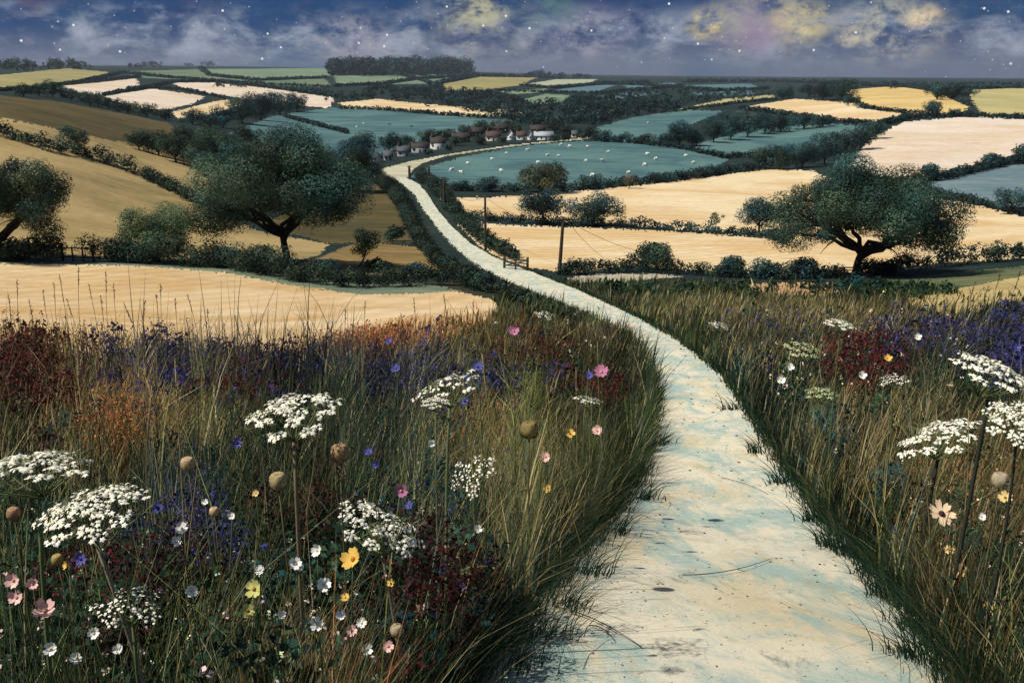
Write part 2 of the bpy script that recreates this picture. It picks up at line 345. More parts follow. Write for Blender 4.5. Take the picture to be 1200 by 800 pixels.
for k, (label, poly, (c1, c2, c3), kw) in enumerate(FIELDS):
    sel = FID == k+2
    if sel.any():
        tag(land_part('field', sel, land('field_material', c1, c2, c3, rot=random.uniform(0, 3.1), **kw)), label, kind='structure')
# the track: chalk with ochre and grey green stains
def track_material(name):
    m, nt, N, L = new_mat(name)
    out = N('ShaderNodeOutputMaterial'); b = N('ShaderNodeBsdfPrincipled'); b.inputs['Roughness'].default_value = .92; b.inputs['Specular IOR Level'].default_value = .12
    g = N('ShaderNodeNewGeometry'); P = g.outputs['Position']
    def noise(s, d=6, r=.6, dist=0.0, vec=None):
        n = N('ShaderNodeTexNoise'); n.inputs['Scale'].default_value = s; n.inputs['Detail'].default_value = d; n.inputs['Roughness'].default_value = r; n.inputs['Distortion'].default_value = dist
        L(vec or P, n.inputs['Vector']); return n.outputs['Fac']
    def rng(f, a, b_, lo=0.0, hi=1.0):
        n = N('ShaderNodeMapRange'); n.inputs['From Min'].default_value = a; n.inputs['From Max'].default_value = b_; n.inputs['To Min'].default_value = lo; n.inputs['To Max'].default_value = hi
        L(f, n.inputs['Value']); return n.outputs['Result']
    def mix(f, a, c):
        n = N('ShaderNodeMix', data_type='RGBA'); L(f, n.inputs['Factor'])
        L(a, n.inputs['A']); n.inputs['B'].default_value = (*c, 1); return n.outputs['Result']
    mp = N('ShaderNodeMapping'); mp.inputs['Scale'].default_value = (1.15, .5, 1); mp.inputs['Rotation'].default_value = (0, 0, .2); L(P, mp.inputs['Vector']); S = mp.outputs['Vector']
    base = N('ShaderNodeRGB'); base.outputs[0].default_value = (*A(230,220,192), 1)
    c = mix(rng(noise(.9, 7, .65, .8, S), .48, .62, 0, .7), base.outputs[0], A(216,198,154))
    c = mix(rng(noise(1.1, 9, .75, .7, S), .45, .58, 0, .9), c, A(166,190,178)); c = mix(rng(noise(3.5, 9, .8, 1.0, S), .56, .68, 0, .75), c, A(112,124,116))
    c = mix(rng(noise(2.1, 8, .7, .6, S), .60, .74, 0, .7), c, A(176,152,92))
    c = mix(rng(noise(14, 6, .75), .56, .72, 0, .5), c, A(120,112,96))
    c = mix(rng(noise(70, 5, .8), .58, .72, 0, .6), c, A(88,80,68))
    L(c, b.inputs['Base Color'])
    bp = N('ShaderNodeBump'); bp.inputs['Strength'].default_value = .45; bp.inputs['Distance'].default_value = .02; L(noise(22, 8, .75), bp.inputs['Height']); L(bp.outputs['Normal'], b.inputs['Normal'])
    L(b.outputs['BSDF'], out.inputs['Surface']); return m
TRACK = track_material('chalk_track')
tag(land_part('path', FID == 1, TRACK), 'pale chalk path winding down the hill', kind='structure')
tag(land_part('road', FID == 1000, land('road_chalk', A(206,198,168), A(178,172,142), A(126,132,112), s1=.06, s2=1.0)), 'pale lane curving into the village', kind='structure')
# the small round of ground below the viewer
cv = np.vstack([[0, 0, EYE[2]-1.4], np.stack([np.sin(az_a), np.cos(az_a), height(np.sin(az_a), np.cos(az_a))], -1)])
nn = len(az_a); tri = np.stack([np.zeros(nn-1, int), np.arange(2, nn+1), np.arange(1, nn)], -1)
tag(mk('ground', cv, tri, GROUND), 'bare soil underfoot at the top of the path', kind='structure')
seam = None

# ------------------------------------------------------------------ foliage
def leaves(lobes, size, base, rng, tone=.25, density=1.0, flat=.8):
    """leaf-sized faces spread through lumpy lobes; lobes: (centre, radius)"""
    Vs = []; Cs = []
    for c, r in lobes:
        n = max(6, int(density*9.0*(r/size)**2))
        u = unit(n, rng); rad = r*(.45+.6*rng.random(n)**.6)
        rad *= 1+.22*np.sin(u[:, 0]*5+c[0])*np.sin(u[:, 1]*6+c[1])*np.sin(u[:, 2]*4+c[2])
        p = np.asarray(c)+u*rad[:, None]*np.array([1, 1, flat])
        nrm = u+.62*unit(n, rng); nrm /= np.linalg.norm(nrm, axis=1)[:, None]
        t1 = np.cross(nrm, unit(n, rng)); t1 /= np.linalg.norm(t1, axis=1)[:, None]+1e-9; t2 = np.cross(nrm, t1)
        s = size*(.5+.9*rng.random(n)); w = s*(.45+.35*rng.random(n))
        q = np.stack([p-t1*s[:, None]*.6, p-t2*w[:, None]*.5+nrm*s[:, None]*.08, p+t1*s[:, None]*.6, p+t2*w[:, None]*.5+nrm*s[:, None]*.08], 1)
        Vs.append(q.reshape(-1, 3))
        k = (1+tone*1.4*rng.normal())*(.66+.68*rng.random(n)); warm = .12*rng.normal(size=n)+.15*rng.normal()
        cc = np.array(base)[None]*np.clip(k, .35, 2)[:, None]*np.stack([1+warm, np.ones(n), 1-warm], -1)
        Cs.append(np.repeat(np.clip(cc, .002, 1), 4, 0))
    V = np.vstack(Vs); n = len(V)//4
    return V, np.arange(4*n).reshape(-1, 4), np.vstack(Cs)
DG = np.array([.030, .052, .034]); BG = np.array([.022, .046, .042]); MG = np.array([.05, .075, .035]); OG = np.array([.10, .085, .035]); TG = np.array([.03, .06, .058])
def bez(a, b, c, n=7):
    t = np.linspace(0, 1, n)[:, None]; a, b, c = map(np.asarray, (a, b, c)); return (1-t)**2*a+2*t*(1-t)*b+t*t*c
def tree(name, label, px, v, x0, x1, yt, yb, base=DG, n=16, leaf=3.4, group=None, seed=0, limbs=0, trunk=.055, cat='tree', dens=1.35, lobe=.40, fork=.45, lean=0.0, stems=1):
    rng = np.random.default_rng(seed+1000)
    B = at(px, v); s = mpp(B)
    C = B+np.array([((x0+x1)/2-px)*s, 0, (v-(yt+yb)/2)*s*1.02])
    a, c = (x1-x0)/2*s, (yb-yt)/2*s; b = a*.85
    root = empty(name, B); big = name == 'oak_tree'
    lob = []
    for i in range(n):
        zz = 1-2*(i+.5)/n; an = i*2.39996+seed; q_ = math.sqrt(1-zz*zz)
        u = np.array([q_*math.cos(an), q_*math.sin(an), zz*(.92 if zz < 0 else 1)])*(rng.uniform(.8, 1.05) if i % 4 else rng.uniform(.1, .6))+.10*rng.normal(size=3)
        if big and u[2] < -.25 and math.hypot(u[0], u[1]) < .62: u[2] = rng.uniform(-.15, .5)
        r = min(a, c*1.25)*lobe*(.72+.56*rng.random())
        if i % 3 == 2: r *= .62
        wide = 1.0-.22*max(0.0, u[2]) if big else 1.0
        lob.append((C+u*np.array([max(a-r*.75, .1*a)*wide, max(b-r*.75, .1*b)*wide, max(c-r*.62, .1*c)]), r))
    size = max(.07, leaf*.62*s)
    V, Fq, cc = leaves(lob, size, np.array(base)*1.8, rng, density=dens, tone=.34)
    mk('crown', V, Fq, LEAF, root, cc, origin=B)
    tr = max(a*trunk, .09)
    top = C+np.array([0, 0, -c*(1-fork)])
    m = MB()
    if stems == 1:
        mid = (B+top)/2+np.array([lean*a*.3, 0, 0])
        pts = bez(B-np.array([0, 0, .2]), mid, top, 9)
        pr = np.linspace(1, .62, 9); pr[0] = 1.55; pr[1] = 1.15
        m.tube(pts, tr*pr, 9)
        ends = sorted(range(n), key=lambda i: lob[i][0][2])[:max(limbs, 5)]
        if not limbs:
            for i in ends[:5]:
                e = lob[i][0]; m.tube(bez(top*.7+B*.3 if rng.random() < .3 else top, top*.45+e*.55+np.array([0, 0, .12*a]), e, 6), np.linspace(tr*.5, tr*.12, 6), 6)
        m.build('trunk', BARK, root, origin=B, smooth=True)
        ends = sorted(range(n), key=lambda i: -abs(lob[i][0][0]-C[0])+(.6*abs(lob[i][0][2]-C[2])))[:limbs]
        for k, i in enumerate(ends):
            e = lob[i][0]; st = B+(top-B)*(.62+.38*rng.random())
            mid2 = st*.5+e*.5+np.array([0, 0, rng.uniform(-.05, .22)*c])
            pts = bez(st, mid2, e, 9)+np.vstack([np.zeros(3), rng.normal(size=(7, 3))*.02*a, np.zeros(3)])
            mm = MB().tube(pts, np.linspace(tr*.62, tr*.13, 9), 7)
            for q in range(4):
                j = rng.integers(3, 8); f = pts[j]+unit(1, rng)[0]*a*.28*np.array([1, 1, .7])
                mm.tube(bez(pts[j], (pts[j]+f)/2+np.array([0, 0, .05*a]), f, 5), np.linspace(tr*.2, tr*.05, 5), 5)
            mm.build('limb', BARK, root, origin=B, smooth=True)
    else:
        for k in range(stems):
            e = lob[k % n][0]; st = B+np.array([rng.normal()*a*.08, rng.normal()*a*.08, -.1])
            mm = MB().tube(bez(st, st*.5+e*.5+np.array([rng.normal()*a*.1, 0, .1*a]), e, 7), np.linspace(tr*.7, tr*.15, 7), 6)
            mm.build('stem', BARK, root, origin=B, smooth=True)
    return tag(root, label, cat, group)
# the big ones, each with its own look
tree('oak_tree', 'big spreading oak with a dense dark crown standing in the near hedge', 338, 310, 226, 440, 154, 290, DG*1.0, 52, 3.0, seed=3, limbs=9, trunk=.046, dens=1.9, lobe=.34, fork=.25)
tree('oak_tree', 'wide oak with gaps in its crown behind a small wooden bench rail', 1003, 324, 902, 1114, 192, 304, np.array([.024,.047,.033]), 50, 3.0, seed=12, limbs=10, trunk=.047, dens=1.9, lobe=.34, fork=.22, lean=-.15)
tree('oak_tree', 'dark oak cut by the picture edge above the tan hillside', -6, 302, -84, 94, 182, 290, DG*.8, 40, 3.0, seed=21, limbs=6, trunk=.048, dens=1.8, lobe=.36, fork=.25)
tree('hedgerow_tree', 'rounded bright green bushy tree with several stems growing from the near hedge', 188, 307, 142, 234, 234, 306, MG*.95, 20, 2.8, seed=5, stems=6, lobe=.40)
tree('hedgerow_tree', 'small leaning dark tree beside the rough tan pasture', 414, 318, 408, 452, 264, 304, DG*.75, 10, 2.8, seed=6, lean=.8, lobe=.42)
tree('field_tree', 'lone round tree in the middle of the hillside hedge', 90, 181, 70, 111, 146, 176, DG, 12, 2.6, seed=8, lobe=.44)
tree('field_tree', 'blue green round tree with a forked trunk on the hedge between the cream fields', 640, 262, 598, 670, 220, 256, BG*.95, 20, 2.8, seed=9, lobe=.5, limbs=3)
tree('field_tree', 'tall tree tinged with autumn brown at the edge of the sheep pasture', 640, 226, 606, 668, 188, 226, np.array([.040,.050,.030]), 18, 2.8, seed=10, lobe=.5)
tree('field_tree', 'low dense round tree right of the forked one between the cream fields', 696, 264, 660, 730, 226, 264, BG*.85, 20, 2.8, seed=11, lobe=.52)
tree('field_tree', 'small dark tree standing alone in the hedge left of the wide oak', 889, 275, 862, 916, 231, 268, BG*.75, 16, 2.6, seed=13, lobe=.48, limbs=3)
tree('field_tree', 'slim young tree beside the lone dark tree in the hedge', 838, 270, 829, 848, 245, 268, DG, 7, 2.4, seed=14, lobe=.4)
tree('field_tree', 'blue grey tree in the grey blue pasture at the picture edge', 1182, 251, 1154, 1214, 217, 246, TG*.9, 14, 2.6, seed=15, lobe=.44)
tree('field_tree', 'big dark round tree behind the spreading oak beside the village', 414, 224, 380, 448, 163, 220, BG*.85, 18, 2.6, seed=16, lobe=.42)
tree('field_tree', 'small golden brown tree on the edge of the sheep pasture', 737, 221, 726, 750, 203, 219, np.array([.06,.052,.03]), 8, 2.4, seed=17, lobe=.46)
def bush(label, px, v, w, h, base=DG, group=None, seed=0, name='bush', leaf=2.6):
    rng = np.random.default_rng(seed+77)
    B = at(px, v); s = mpp(B); a = w*s/2; c = h*s/2
    lob = []
    for i in range(9):
        u = unit(1, rng)[0]*rng.random()**.5; r = min(a, c)*.75*(.75+.5*rng.random())
        lob.append((B+np.array([u[0]*max(a-r*.8, .05), u[1]*max(a-r*.8, .05), c*.9+u[2]*max(c-r*.7, .05)]), r))
    V, Fq, cc = leaves(lob, max(.08, leaf*s), np.array(base)*1.4, rng, density=1.5)
    root = empty(name, B); mk('foliage', V, Fq, LEAF, root, cc, origin=B)
    m = MB()
    for k in range(4): m.tube(bez(B+np.array([rng.normal()*a*.15, 0, -.1]), B+np.array([0, 0, c*.5]), lob[k][0], 5), np.linspace(.05, .015, 5)*max(1, s*10), 5)
    m.build('stem', BARK, root, origin=B)
    return tag(root, label, 'bush', group)
bush('large round dark bush on the edge of the cream field behind the meadow', 765, 316, 60, 36, DG*.95, seed=1)
bush('smooth domed bush in the hedge before the cream field', 855, 325, 36, 28, BG, seed=2)
bush('second smooth domed bush, nearer the wide oak', 896, 327, 42, 28, BG*1.25, seed=3)
bush('grey green bush between the domed bushes and the bench rail', 940, 326, 50, 30, TG*1.2, seed=4)
bush('shrub growing at the foot of the wide oak', 1035, 322, 34, 18, DG*.8, seed=5)
bush('grey green shrub under the left limbs of the spreading oak', 300, 318, 60, 36, MG*.8, seed=6)
bush('pale grey green shrub between the bushy tree and the spreading oak', 262, 313, 40, 32, np.array([.085,.105,.075]), seed=7)
bush('blue grey shrub just behind the trunk of the spreading oak', 382, 326, 46, 28, TG, seed=8)
bush('low dark shrub at the trunk of the spreading oak', 355, 330, 56, 24, DG*.7, seed=9)
bush('round blue green bush beside the timber rails', 140, 306, 44, 28, BG, seed=10)
bush('dark bush under the oak at the picture edge', 22, 306, 74, 32, DG*.75, seed=11)
bush('bluish scrub bush on the rough tan pasture', 482, 322, 40, 18, TG*.9, seed=12)
bush('olive scrub bush on the rough tan pasture', 440, 318, 46, 18, MG*.9, seed=13)
bush('pointed dark bush beside the lane on the brown slope', 460, 283, 36, 20, DG*.75, seed=14)
bush('dark bush right of the field gate', 676, 322, 46, 18, DG*.8, seed=15)
bush('round bush below the pink slope', 1085, 211, 36, 22, TG*.9, seed=16)
bush('rounded bush on the hedge right of the pink slope', 1163, 196, 32, 20, TG*.85, seed=17)
bush('tall rounded bush at the picture edge below the pink slope', 1198, 192, 32, 28, BG, seed=18)
bush('tall bush standing on the dark bank above the golden field', 1190, 301, 12, 22, DG*.6, seed=19)
ORD = ['leftmost', 'second from the left', 'third from the left', 'fourth from the left', 'fifth from the left', 'sixth from the left', 'seventh from the left', 'eighth from the left', 'ninth from the left', 'tenth from the left',
       'eleventh from the left', 'twelfth from the left', 'thirteenth from the left', 'fourteenth from the left', 'fifteenth from the left', 'sixteenth from the left', 'seventeenth from the left', 'eighteenth from the left',
       'nineteenth from the left', 'twentieth from the left', 'twenty-first from the left', 'twenty-second from the left', 'twenty-third from the left', 'twenty-fourth from the left', 'twenty-fifth from the left', 'twenty-sixth from the left', 'twenty-seventh from the left', 'twenty-eighth from the left', 'twenty-ninth from the left', 'thirtieth from the left']
def row(phrase, group, spec, base, seed, leaf=2.3):
    spec = sorted(spec)
    for i, (px, v, w, h) in enumerate(spec):
        k = .85+.3*random.random()
        tree('tree', f'dark round tree {phrase}, {ORD[i]}', px, v, px-w*.56, px+w*.56, v-h*1.06, v+h*.05, base*k, 9, leaf, group, seed+i*13, trunk=.06, lobe=.55, fork=.3)
row('in the row along the crest of the hill', 'trees along the hill crest', [(28,114,30,16),(46,113,24,16),(62,114,24,19),(84,118,28,14),(106,124,30,18),(128,128,28,15),(150,133,32,16),(172,137,30,16),(194,141,26,14)], DG*.8, 100)
row('in the wood above the blue green pasture', 'trees in the wood above the pasture', [(226,146,30,18),(246,150,30,18),(262,150,36,26),(284,145,40,32),(306,141,42,32),(328,135,40,28),(348,131,26,22)], BG*.8, 200)
row('in the dark belt behind the hillside hedge', 'trees in the belt behind the hillside hedge', [(163,176,30,24),(186,182,36,28),(206,190,40,32),(228,196,40,34),(250,184,40,34),(240,206,46,30),(270,190,44,34),(292,174,36,28),(214,170,34,22)], DG*.72, 300)
row('beside the white gabled cottage at the village end', 'trees at the village end', [(412,192,28,32),(426,184,30,30),(456,177,28,20),(474,174,24,16)], BG*.7, 400)
row('among the village roofs', 'trees among the village roofs', [(503,170,26,18),(522,164,24,14),(546,160,26,14),(566,156,24,14),(594,154,28,14),(650,156,26,16),(664,160,18,14),(690,163,30,16),(534,171,16,12),(484,178,14,12),(502,182,12,8),(526,177,10,7),(564,170,14,11),(589,168,10,8),(650,167,14,9),(662,166,12,10),(604,158,20,13),(575,159,18,12)], DG*.62, 450)
row('in the row between the two blue green pastures', 'trees between the blue green pastures', [(796,171,34,30),(816,171,24,22),(836,167,30,30),(856,164,32,34),(876,161,32,32),(896,157,28,26),(914,155,26,22),(942,151,40,20),(964,149,30,15),(705,166,26,14),(728,167,26,12),(752,168,28,12),(776,170,26,14)], BG*.85, 500)
row('in the row below the pink slope', 'trees in the row below the pink slope', [(894,198,32,30),(914,199,30,32),(940,197,36,34),(966,193,38,40),(986,186,32,34),(1008,176,30,30),(1024,163,26,22)], BG*.85, 600)
row('in the clump on the far rise', 'trees in the far clump', [(917,116,28,16),(948,114,30,17),(964,118,26,22),(986,117,38,26),(994,124,12,13),(1003,125,10,13),(1011,127,14,7)], BG*.6, 700, 2.0)
row('on the hill beyond the pink slope', 'trees on the hill beyond the pink slope', [(1092,136,22,18),(1118,137,16,10),(1132,137,14,8),(1098,117,28,20),(1118,117,30,18),(1135,113,20,9),(1044,104,24,10)], BG*.75, 750, 2.0)
row('on the valley edge of the sheep pasture', 'trees along the sheep pasture', [(516,222,26,14),(540,224,30,14),(573,224,30,18),(600,223,22,10),(690,222,30,18),(775,214,22,10),(812,210,14,8),(780,213,26,12)], BG*1.0, 800)
row('on the far skyline', 'trees on the skyline', [(622,90,12,7),(632,90,12,8),(642,90,10,6),(656,91,14,6),(676,92,12,6),(688,92,10,5),(160,80,20,6),(180,79,22,8),(244,78,22,6),(222,78,14,4)], TG*.5, 850, 2.0)

def hedge(label, pts, hpx, base=DG, seed=0, group=None, leaf=2.4, dens=.8, gaps=0.0, wide=1.0, name='hedge'):
    rng = np.random.default_rng(seed+500)
    P = np.array([at(*q) for q in densify(pts, False, 5)])
    lob = []
    for k in range(len(P)-1):
        L_ = np.linalg.norm(P[k+1]-P[k]); s = mpp(P[k]); h = hpx*s*1.25
        for q in range(max(1, int(L_/(h*.24)))):
            if rng.random() < gaps: continue
            t = rng.random(); r = h*(.34+.22*rng.random())
            p = P[k]*(1-t)+P[k+1]*t; p = np.array([p[0]+rng.normal()*h*.15*wide, p[1]+rng.normal()*h*.22*wide, 0]); p[2] = float(height(p[0], p[1]))+r*(.55+.9*rng.random())
            lob.append((p, r))
    size = leaf*mpp(P[len(P)//2])
    V, Fq, cc = leaves(lob, max(.07, size), np.array(base)*1.35, rng, density=dens*1.2, tone=.35)
    o = mk(name, V, Fq, LEAF, col=cc, origin=P[0])
    return tag(o, label, 'hedge', group)
hedge('near hedge from the picture edge to the timber rails', [(-120,303),(0,304),(70,306)], 24, DG*.75, 1)
hedge('near hedge from the timber rails to the foot of the spreading oak', [(112,306),(160,309),(220,311),(270,315),(320,324),(350,330)], 26, DG*.8, 2)
hedge('low scrubby end of the near hedge past the spreading oak', [(350,330),(400,336),(450,336),(500,333),(540,335),(572,343)], 20, DG*.65, 3)
hedge('dark hedge running down the tan hillside', [(-40,152),(0,160),(60,178),(115,187),(170,209),(238,243)], 14, DG*.72, 4)
hedge('thin hedge at the top of the tan strip', [(215,178),(240,190),(280,215)], 13, DG*.7, 5)
hedge('dark scrub bank along the outer edge of the lane', [(492,210),(512,223),(526,243),(546,266),(571,288),(604,306)], 12, DG*.62, 6, wide=1.3)
hedge('dark scrub bank along the inner edge of the lane', [(440,213),(458,224),(471,242),(481,264),(494,288),(514,310),(545,329),(577,343),(612,357)], 13, DG*.55, 7, wide=1.2)
hedge('hedge dividing the two cream fields', [(532,256),(600,261),(660,265),(730,266),(800,271),(870,277),(920,282)], 11, BG*.8, 8)
hedge('bushy hedge below the cream field behind the telegraph pole', [(655,322),(700,320),(745,318),(800,321),(870,326),(920,328),(985,326)], 16, DG*.65, 9)
hedge('dark overgrown bank right of the wide oak', [(1010,326),(1060,318),(1100,313),(1150,308),(1200,305),(1300,302)], 18, DG*.6, 10, wide=1.4)
hedge('low dark hedge along the near side of the sheep pasture', [(500,222),(560,225),(620,225),(690,222),(760,215),(815,209),(850,203),(895,199)], 9, BG*.85, 11)
hedge('dark hedge under the pink slope', [(1064,216),(1110,210),(1150,200),(1180,193),(1230,190)], 9, BG*.75, 12)
hedge('dark bank between the grey blue pasture and the golden field', [(1086,228),(1120,234),(1160,243),(1200,253),(1300,268)], 8, TG*.6, 13)
hedge('hedge along the top of the pink slope', [(1022,150),(1060,140),(1100,137),(1160,138),(1200,139),(1300,142)], 6, BG*.6, 14)
hedge('dark hedge along the village side of the sheep pasture', [(700,166),(740,168),(800,175),(850,186),(870,184),(920,186)], 6, BG*.6, 15)
hedge('dark diagonal hedge crossing the pasture behind the oak', [(335,138),(365,146),(408,157)], 4, TG*.5, 16)
hedge('dark hedge beneath the long cream strip', [(398,128),(440,129),(500,134),(560,138),(610,138)], 4, BG*.6, 17)
hedge('hedge below the cream field of the far clump', [(868,129),(910,134),(960,141),(1020,147),(1062,141)], 5, BG*.6, 18)
hedge('hedge from the far clump along the golden hill', [(1010,127),(1040,131),(1080,134)], 4, BG*.6, 19)
for i, p in enumerate([[(75,100),(120,96),(165,91)], [(122,112),(170,104),(205,97)], [(150,105),(185,104),(215,106),(250,113),(290,121)], [(200,97),(250,96),(310,102),(395,114)], [(235,81),(245,89),(300,95),(385,92)], [(140,86),(200,92),(300,99),(390,103)], [(388,88),(440,87),(500,87),(562,88)], [(392,102),(450,99),(486,94),(560,89)], [(470,88),(500,97),(520,106)], [(512,99),(560,90),(620,91),(660,93)],
        [(610,101),(650,104),(700,100),(760,97)], [(580,107),(640,109),(700,110),(800,102)], [(700,98),(760,101),(840,107),(900,105)], [(800,97),(900,96),(1000,99)], [(800,130),(860,122),(910,117)], [(1050,101),(1100,108),(1136,125)], [(1010,101),(1100,104),(1200,104)], [(0,107),(45,104),(90,98),(140,87)]]):
    hedge(['hedge above the palest pink field', 'hedge between two pale pink fields', 'hedge winding under the long pink field', 'hedge along the top of the long pink field', 'hedge round the skyline field', 'hedge under the dull green field', 'hedge at the foot of the hilltop wood', 'hedge under the pale green field by the hilltop wood', 'short hedge between two green fields below the hilltop wood', 'hedge over the far olive field',
           'hedge under the bright pale strip', 'hedge beyond the valley wood', 'hedge on the grey blue plain', 'long hedge near the far skyline', 'hedge below the thin olive strip', 'hedge at the right end of the golden hill', 'hedge along the far crest over the olive field', 'hedge under the pale olive crest field'][i], p, 3.0, TG*.55, 30+i, 'thin hedges between the far fields', leaf=2.0, dens=.7)

def wood(label, poly, hpx, n, base, seed, leaf=2.3):
    rng = np.random.default_rng(seed); P = np.array(poly, float); lob = []
    Xr = rng.uniform(P[:, 0].min(), P[:, 0].max(), n*6); Yr = rng.uniform(P[:, 1].min(), P[:, 1].max(), n*6)
    ok = inside([tuple(q) for q in poly], Xr, Yr); pts = list(zip(Xr[ok], Yr[ok]))[:n]
    for x, y in pts:
        B = at(x, y); s = mpp(B); h = hpx*s*(.7+.5*rng.random()); r = h*.42
        lob.append((B+np.array([0, 0, h*.55]), r)); lob.append((B+np.array([rng.normal()*r*.7, rng.normal()*r*.7, h*.3]), r*.9))
    V, Fq, cc = leaves(lob, leaf*mpp(at(*pts[0])), np.array(base)*1.25, rng, density=.9, tone=.3)
    return tag(mk('woodland', V, Fq, LEAF, col=cc), label, 'wood', kind='stuff')
wood('dark flat topped wood covering the far hilltop', [(388,86),(430,84),(520,84),(552,87),(552,89),(388,90)], 19, 210, TG*.62, 1)
wood('dark wood filling the valley beyond the village', [(480,128),(560,120),(600,124),(640,125),(690,118),(740,120),(790,122),(800,131),(740,138),(690,152),(640,150),(600,148),(575,136),(520,125)], 12, 330, BG*.7, 2)
wood('dark belt of wood under the far green fields', [(380,120),(420,112),(440,104),(500,108),(580,110),(620,122),(610,128),(540,124),(440,115),(400,120)], 10, 170, BG*.62, 3)
wood('bluish wood on the far plain beyond the valley', [(700,118),(740,108),(800,106),(900,110),(905,114),(830,122),(790,126),(740,124)], 7, 170, TG*.7, 4)
wood('dark trees along the far skyline', [(-60,80),(0,79),(60,79),(120,81),(120,83),(-60,84)], 12, 60, DG*.6, 5)
wood('distant wooded rim of the plain', [(790,93),(900,95),(1060,98),(1200,98),(1300,98),(1300,100),(1050,101),(900,98),(790,96)], 3.0, 240, TG*.6, 6)
wood('distant wooded line under the skyline field', [(250,102),(330,104),(395,108),(392,114),(330,106),(250,98)], 5, 70, TG*.6, 7)

# ------------------------------------------------------------------ telegraph poles, wires, fences
POLES = []
for px, v, yt, lab in [(655,322,256,'tallest leaning telegraph pole at the bend of the lane'), (569,294,231,'upright telegraph pole beside the dark bank of the lane'), (521,246,209,'thin telegraph pole half hidden by the lane scrub'),
                       (503,218,196,'telegraph pole beside the sheep pasture'), (480,210,195,'farthest telegraph pole at the village end of the lane')]:
    B = at(px, v); s = mpp(B); h = (v-yt)*s*1.03; root = empty('telegraph_pole', B)
    lean = .06 if px == 655 else 0.0
    top = B+np.array([lean*h, 0, h]); rr = max(.14, (2.1 if px == 655 else 1.5)*s)
    MB().tube(np.linspace(B-np.array([0, 0, .4]), top, 6), np.linspace(rr*1.15, rr*.85, 6), 10).build('post', WOOD, root, origin=B, smooth=True)
    arm = MB(); arm.box(top-np.array([0, .12, .25]), (1.0 if px > 560 else .8, .06, .07)); arm.build('crossarm', WOOD, root, origin=B)
    for dx in (-.75, .75):
        c = top+np.array([dx*(1 if px > 560 else .8), -.12, -.16])
        MB().tube([c, c+np.array([0, 0, .1]), c+np.array([0, 0, .2])], [.05, .07, .03], 8).build('insulator', WIRE, root, origin=B)
    tag(root, lab, 'telegraph pole', 'telegraph poles along the lane'); POLES.append((top, s))
def wire(a, b, sag, rad, label, name='overhead_wire'):
    t = np.linspace(0, 1, 24)[:, None]; p = np.asarray(a)*(1-t)+np.asarray(b)*t; p[:, 2] -= (4*sag*t*(1-t))[:, 0]
    return tag(MB().tube(p, rad, 5).build(name, WIRE, origin=p[0]), label, 'wire', 'wires of the telegraph line')
wl = ['sagging wire between the tallest and the upright telegraph pole', 'sagging wire from the upright pole to the thin pole in the scrub', 'sagging wire between the thin pole and the pole by the sheep pasture', 'sagging wire between the two farthest telegraph poles']
for k in range(4):
    (a, s1), (b, s2) = POLES[k], POLES[k+1]; wire(a-np.array([0, 0, .15]), b-np.array([0, 0, .15]), np.linalg.norm(a-b)*.03, .16*(s1+s2)/2, wl[k])
a = POLES[0][0]
wire(a-np.array([-.3, 0, .3]), at(706,302)+np.array([0, 0, .1]), .3, .25*POLES[0][1], 'steeper stay wire running from the tallest pole down to the cream field', 'stay_wire')
wire(a-np.array([-.3, 0, .3]), at(778,302)+np.array([0, 0, .4]), .8, .25*POLES[0][1], 'longer stay wire running from the tallest pole towards the round dark bush', 'stay_wire')

def fence(label, q0, q1, n, hpx, rails=3, brace=False, cat='fence', name='fence'):
    A_, B_ = at(*q0), at(*q1); s = mpp(A_); h = hpx*s; root = empty(name, A_)
    for k in range(n):
        p = A_+(B_-A_)*k/(n-1); p = ground_under(p)
        MB().tube([p-np.array([0, 0, .2]), p+np.array([.02, 0, h*(1.15 if k in (0, n-1) else .95)])], [(1.5 if k in (0, n-1) else 1.0)*s]*2, 7).build('post', WOOD, root, origin=A_)
    rz = math.atan2(B_[1]-A_[1], B_[0]-A_[0]); L_ = np.linalg.norm((B_-A_)[:2])
    for r_ in range(rails):
        z = h*(.3+.6*r_/max(1, rails-1)); m = MB()
        m.tube([A_+np.array([0, -.08, z]), B_+np.array([0, -.08, z])], .75*s, 6); m.build('rail', WOOD, root, origin=A_)
    if brace: MB().tube([A_+np.array([0, -.15, h*.25]), B_+np.array([0, -.15, h*.9])], .7*s, 6).build('brace', WOOD, root, origin=A_)
    return tag(root, label, cat)
fence('broken timber rails in a gap of the near hedge', (74,306), (110,307), 4, 18, 2)
fence('low timber field gate beside the lane at the cream field', (591,314), (618,317), 3, 13, 3, True, 'gate', 'field_gate')
fence('small pale timber rail standing against the trunk of the wide oak', (977,323), (1000,323), 3, 11, 3, False)

# ------------------------------------------------------------------ village
def wallmat(n, c): return plain(n, c, .9, .18, .7, .1)
WM = {'white': wallmat('white_limewash', (.74,.72,.66)), 'grey': wallmat('grey_render', (.34,.36,.36)), 'cream': wallmat('cream_render', (.66,.58,.44)), 'brown': wallmat('brown_brick', (.065,.05,.04)), 'flint': wallmat('pale_flint', (.5,.5,.47))}
RM = {'slate': plain('slate_roof', (.075,.08,.085), .8, .35, 2.0), 'tile': plain('brown_tile_roof', (.046,.039,.035), .85, .35, 2.0), 'red': plain('red_tile_roof', (.08,.052,.042), .85, .35, 2.0), 'light': plain('pale_slate_roof', (.34,.36,.38), .7, .2, 2.0)}
PANE = plain('window_glass', (.02,.024,.03), .15, .1, 1, .5); DOOR = plain('door_paint', (.06,.07,.08), .6, .1); BRICK = plain('chimney_brick', (.14,.085,.06), .9, .3, 4.0)
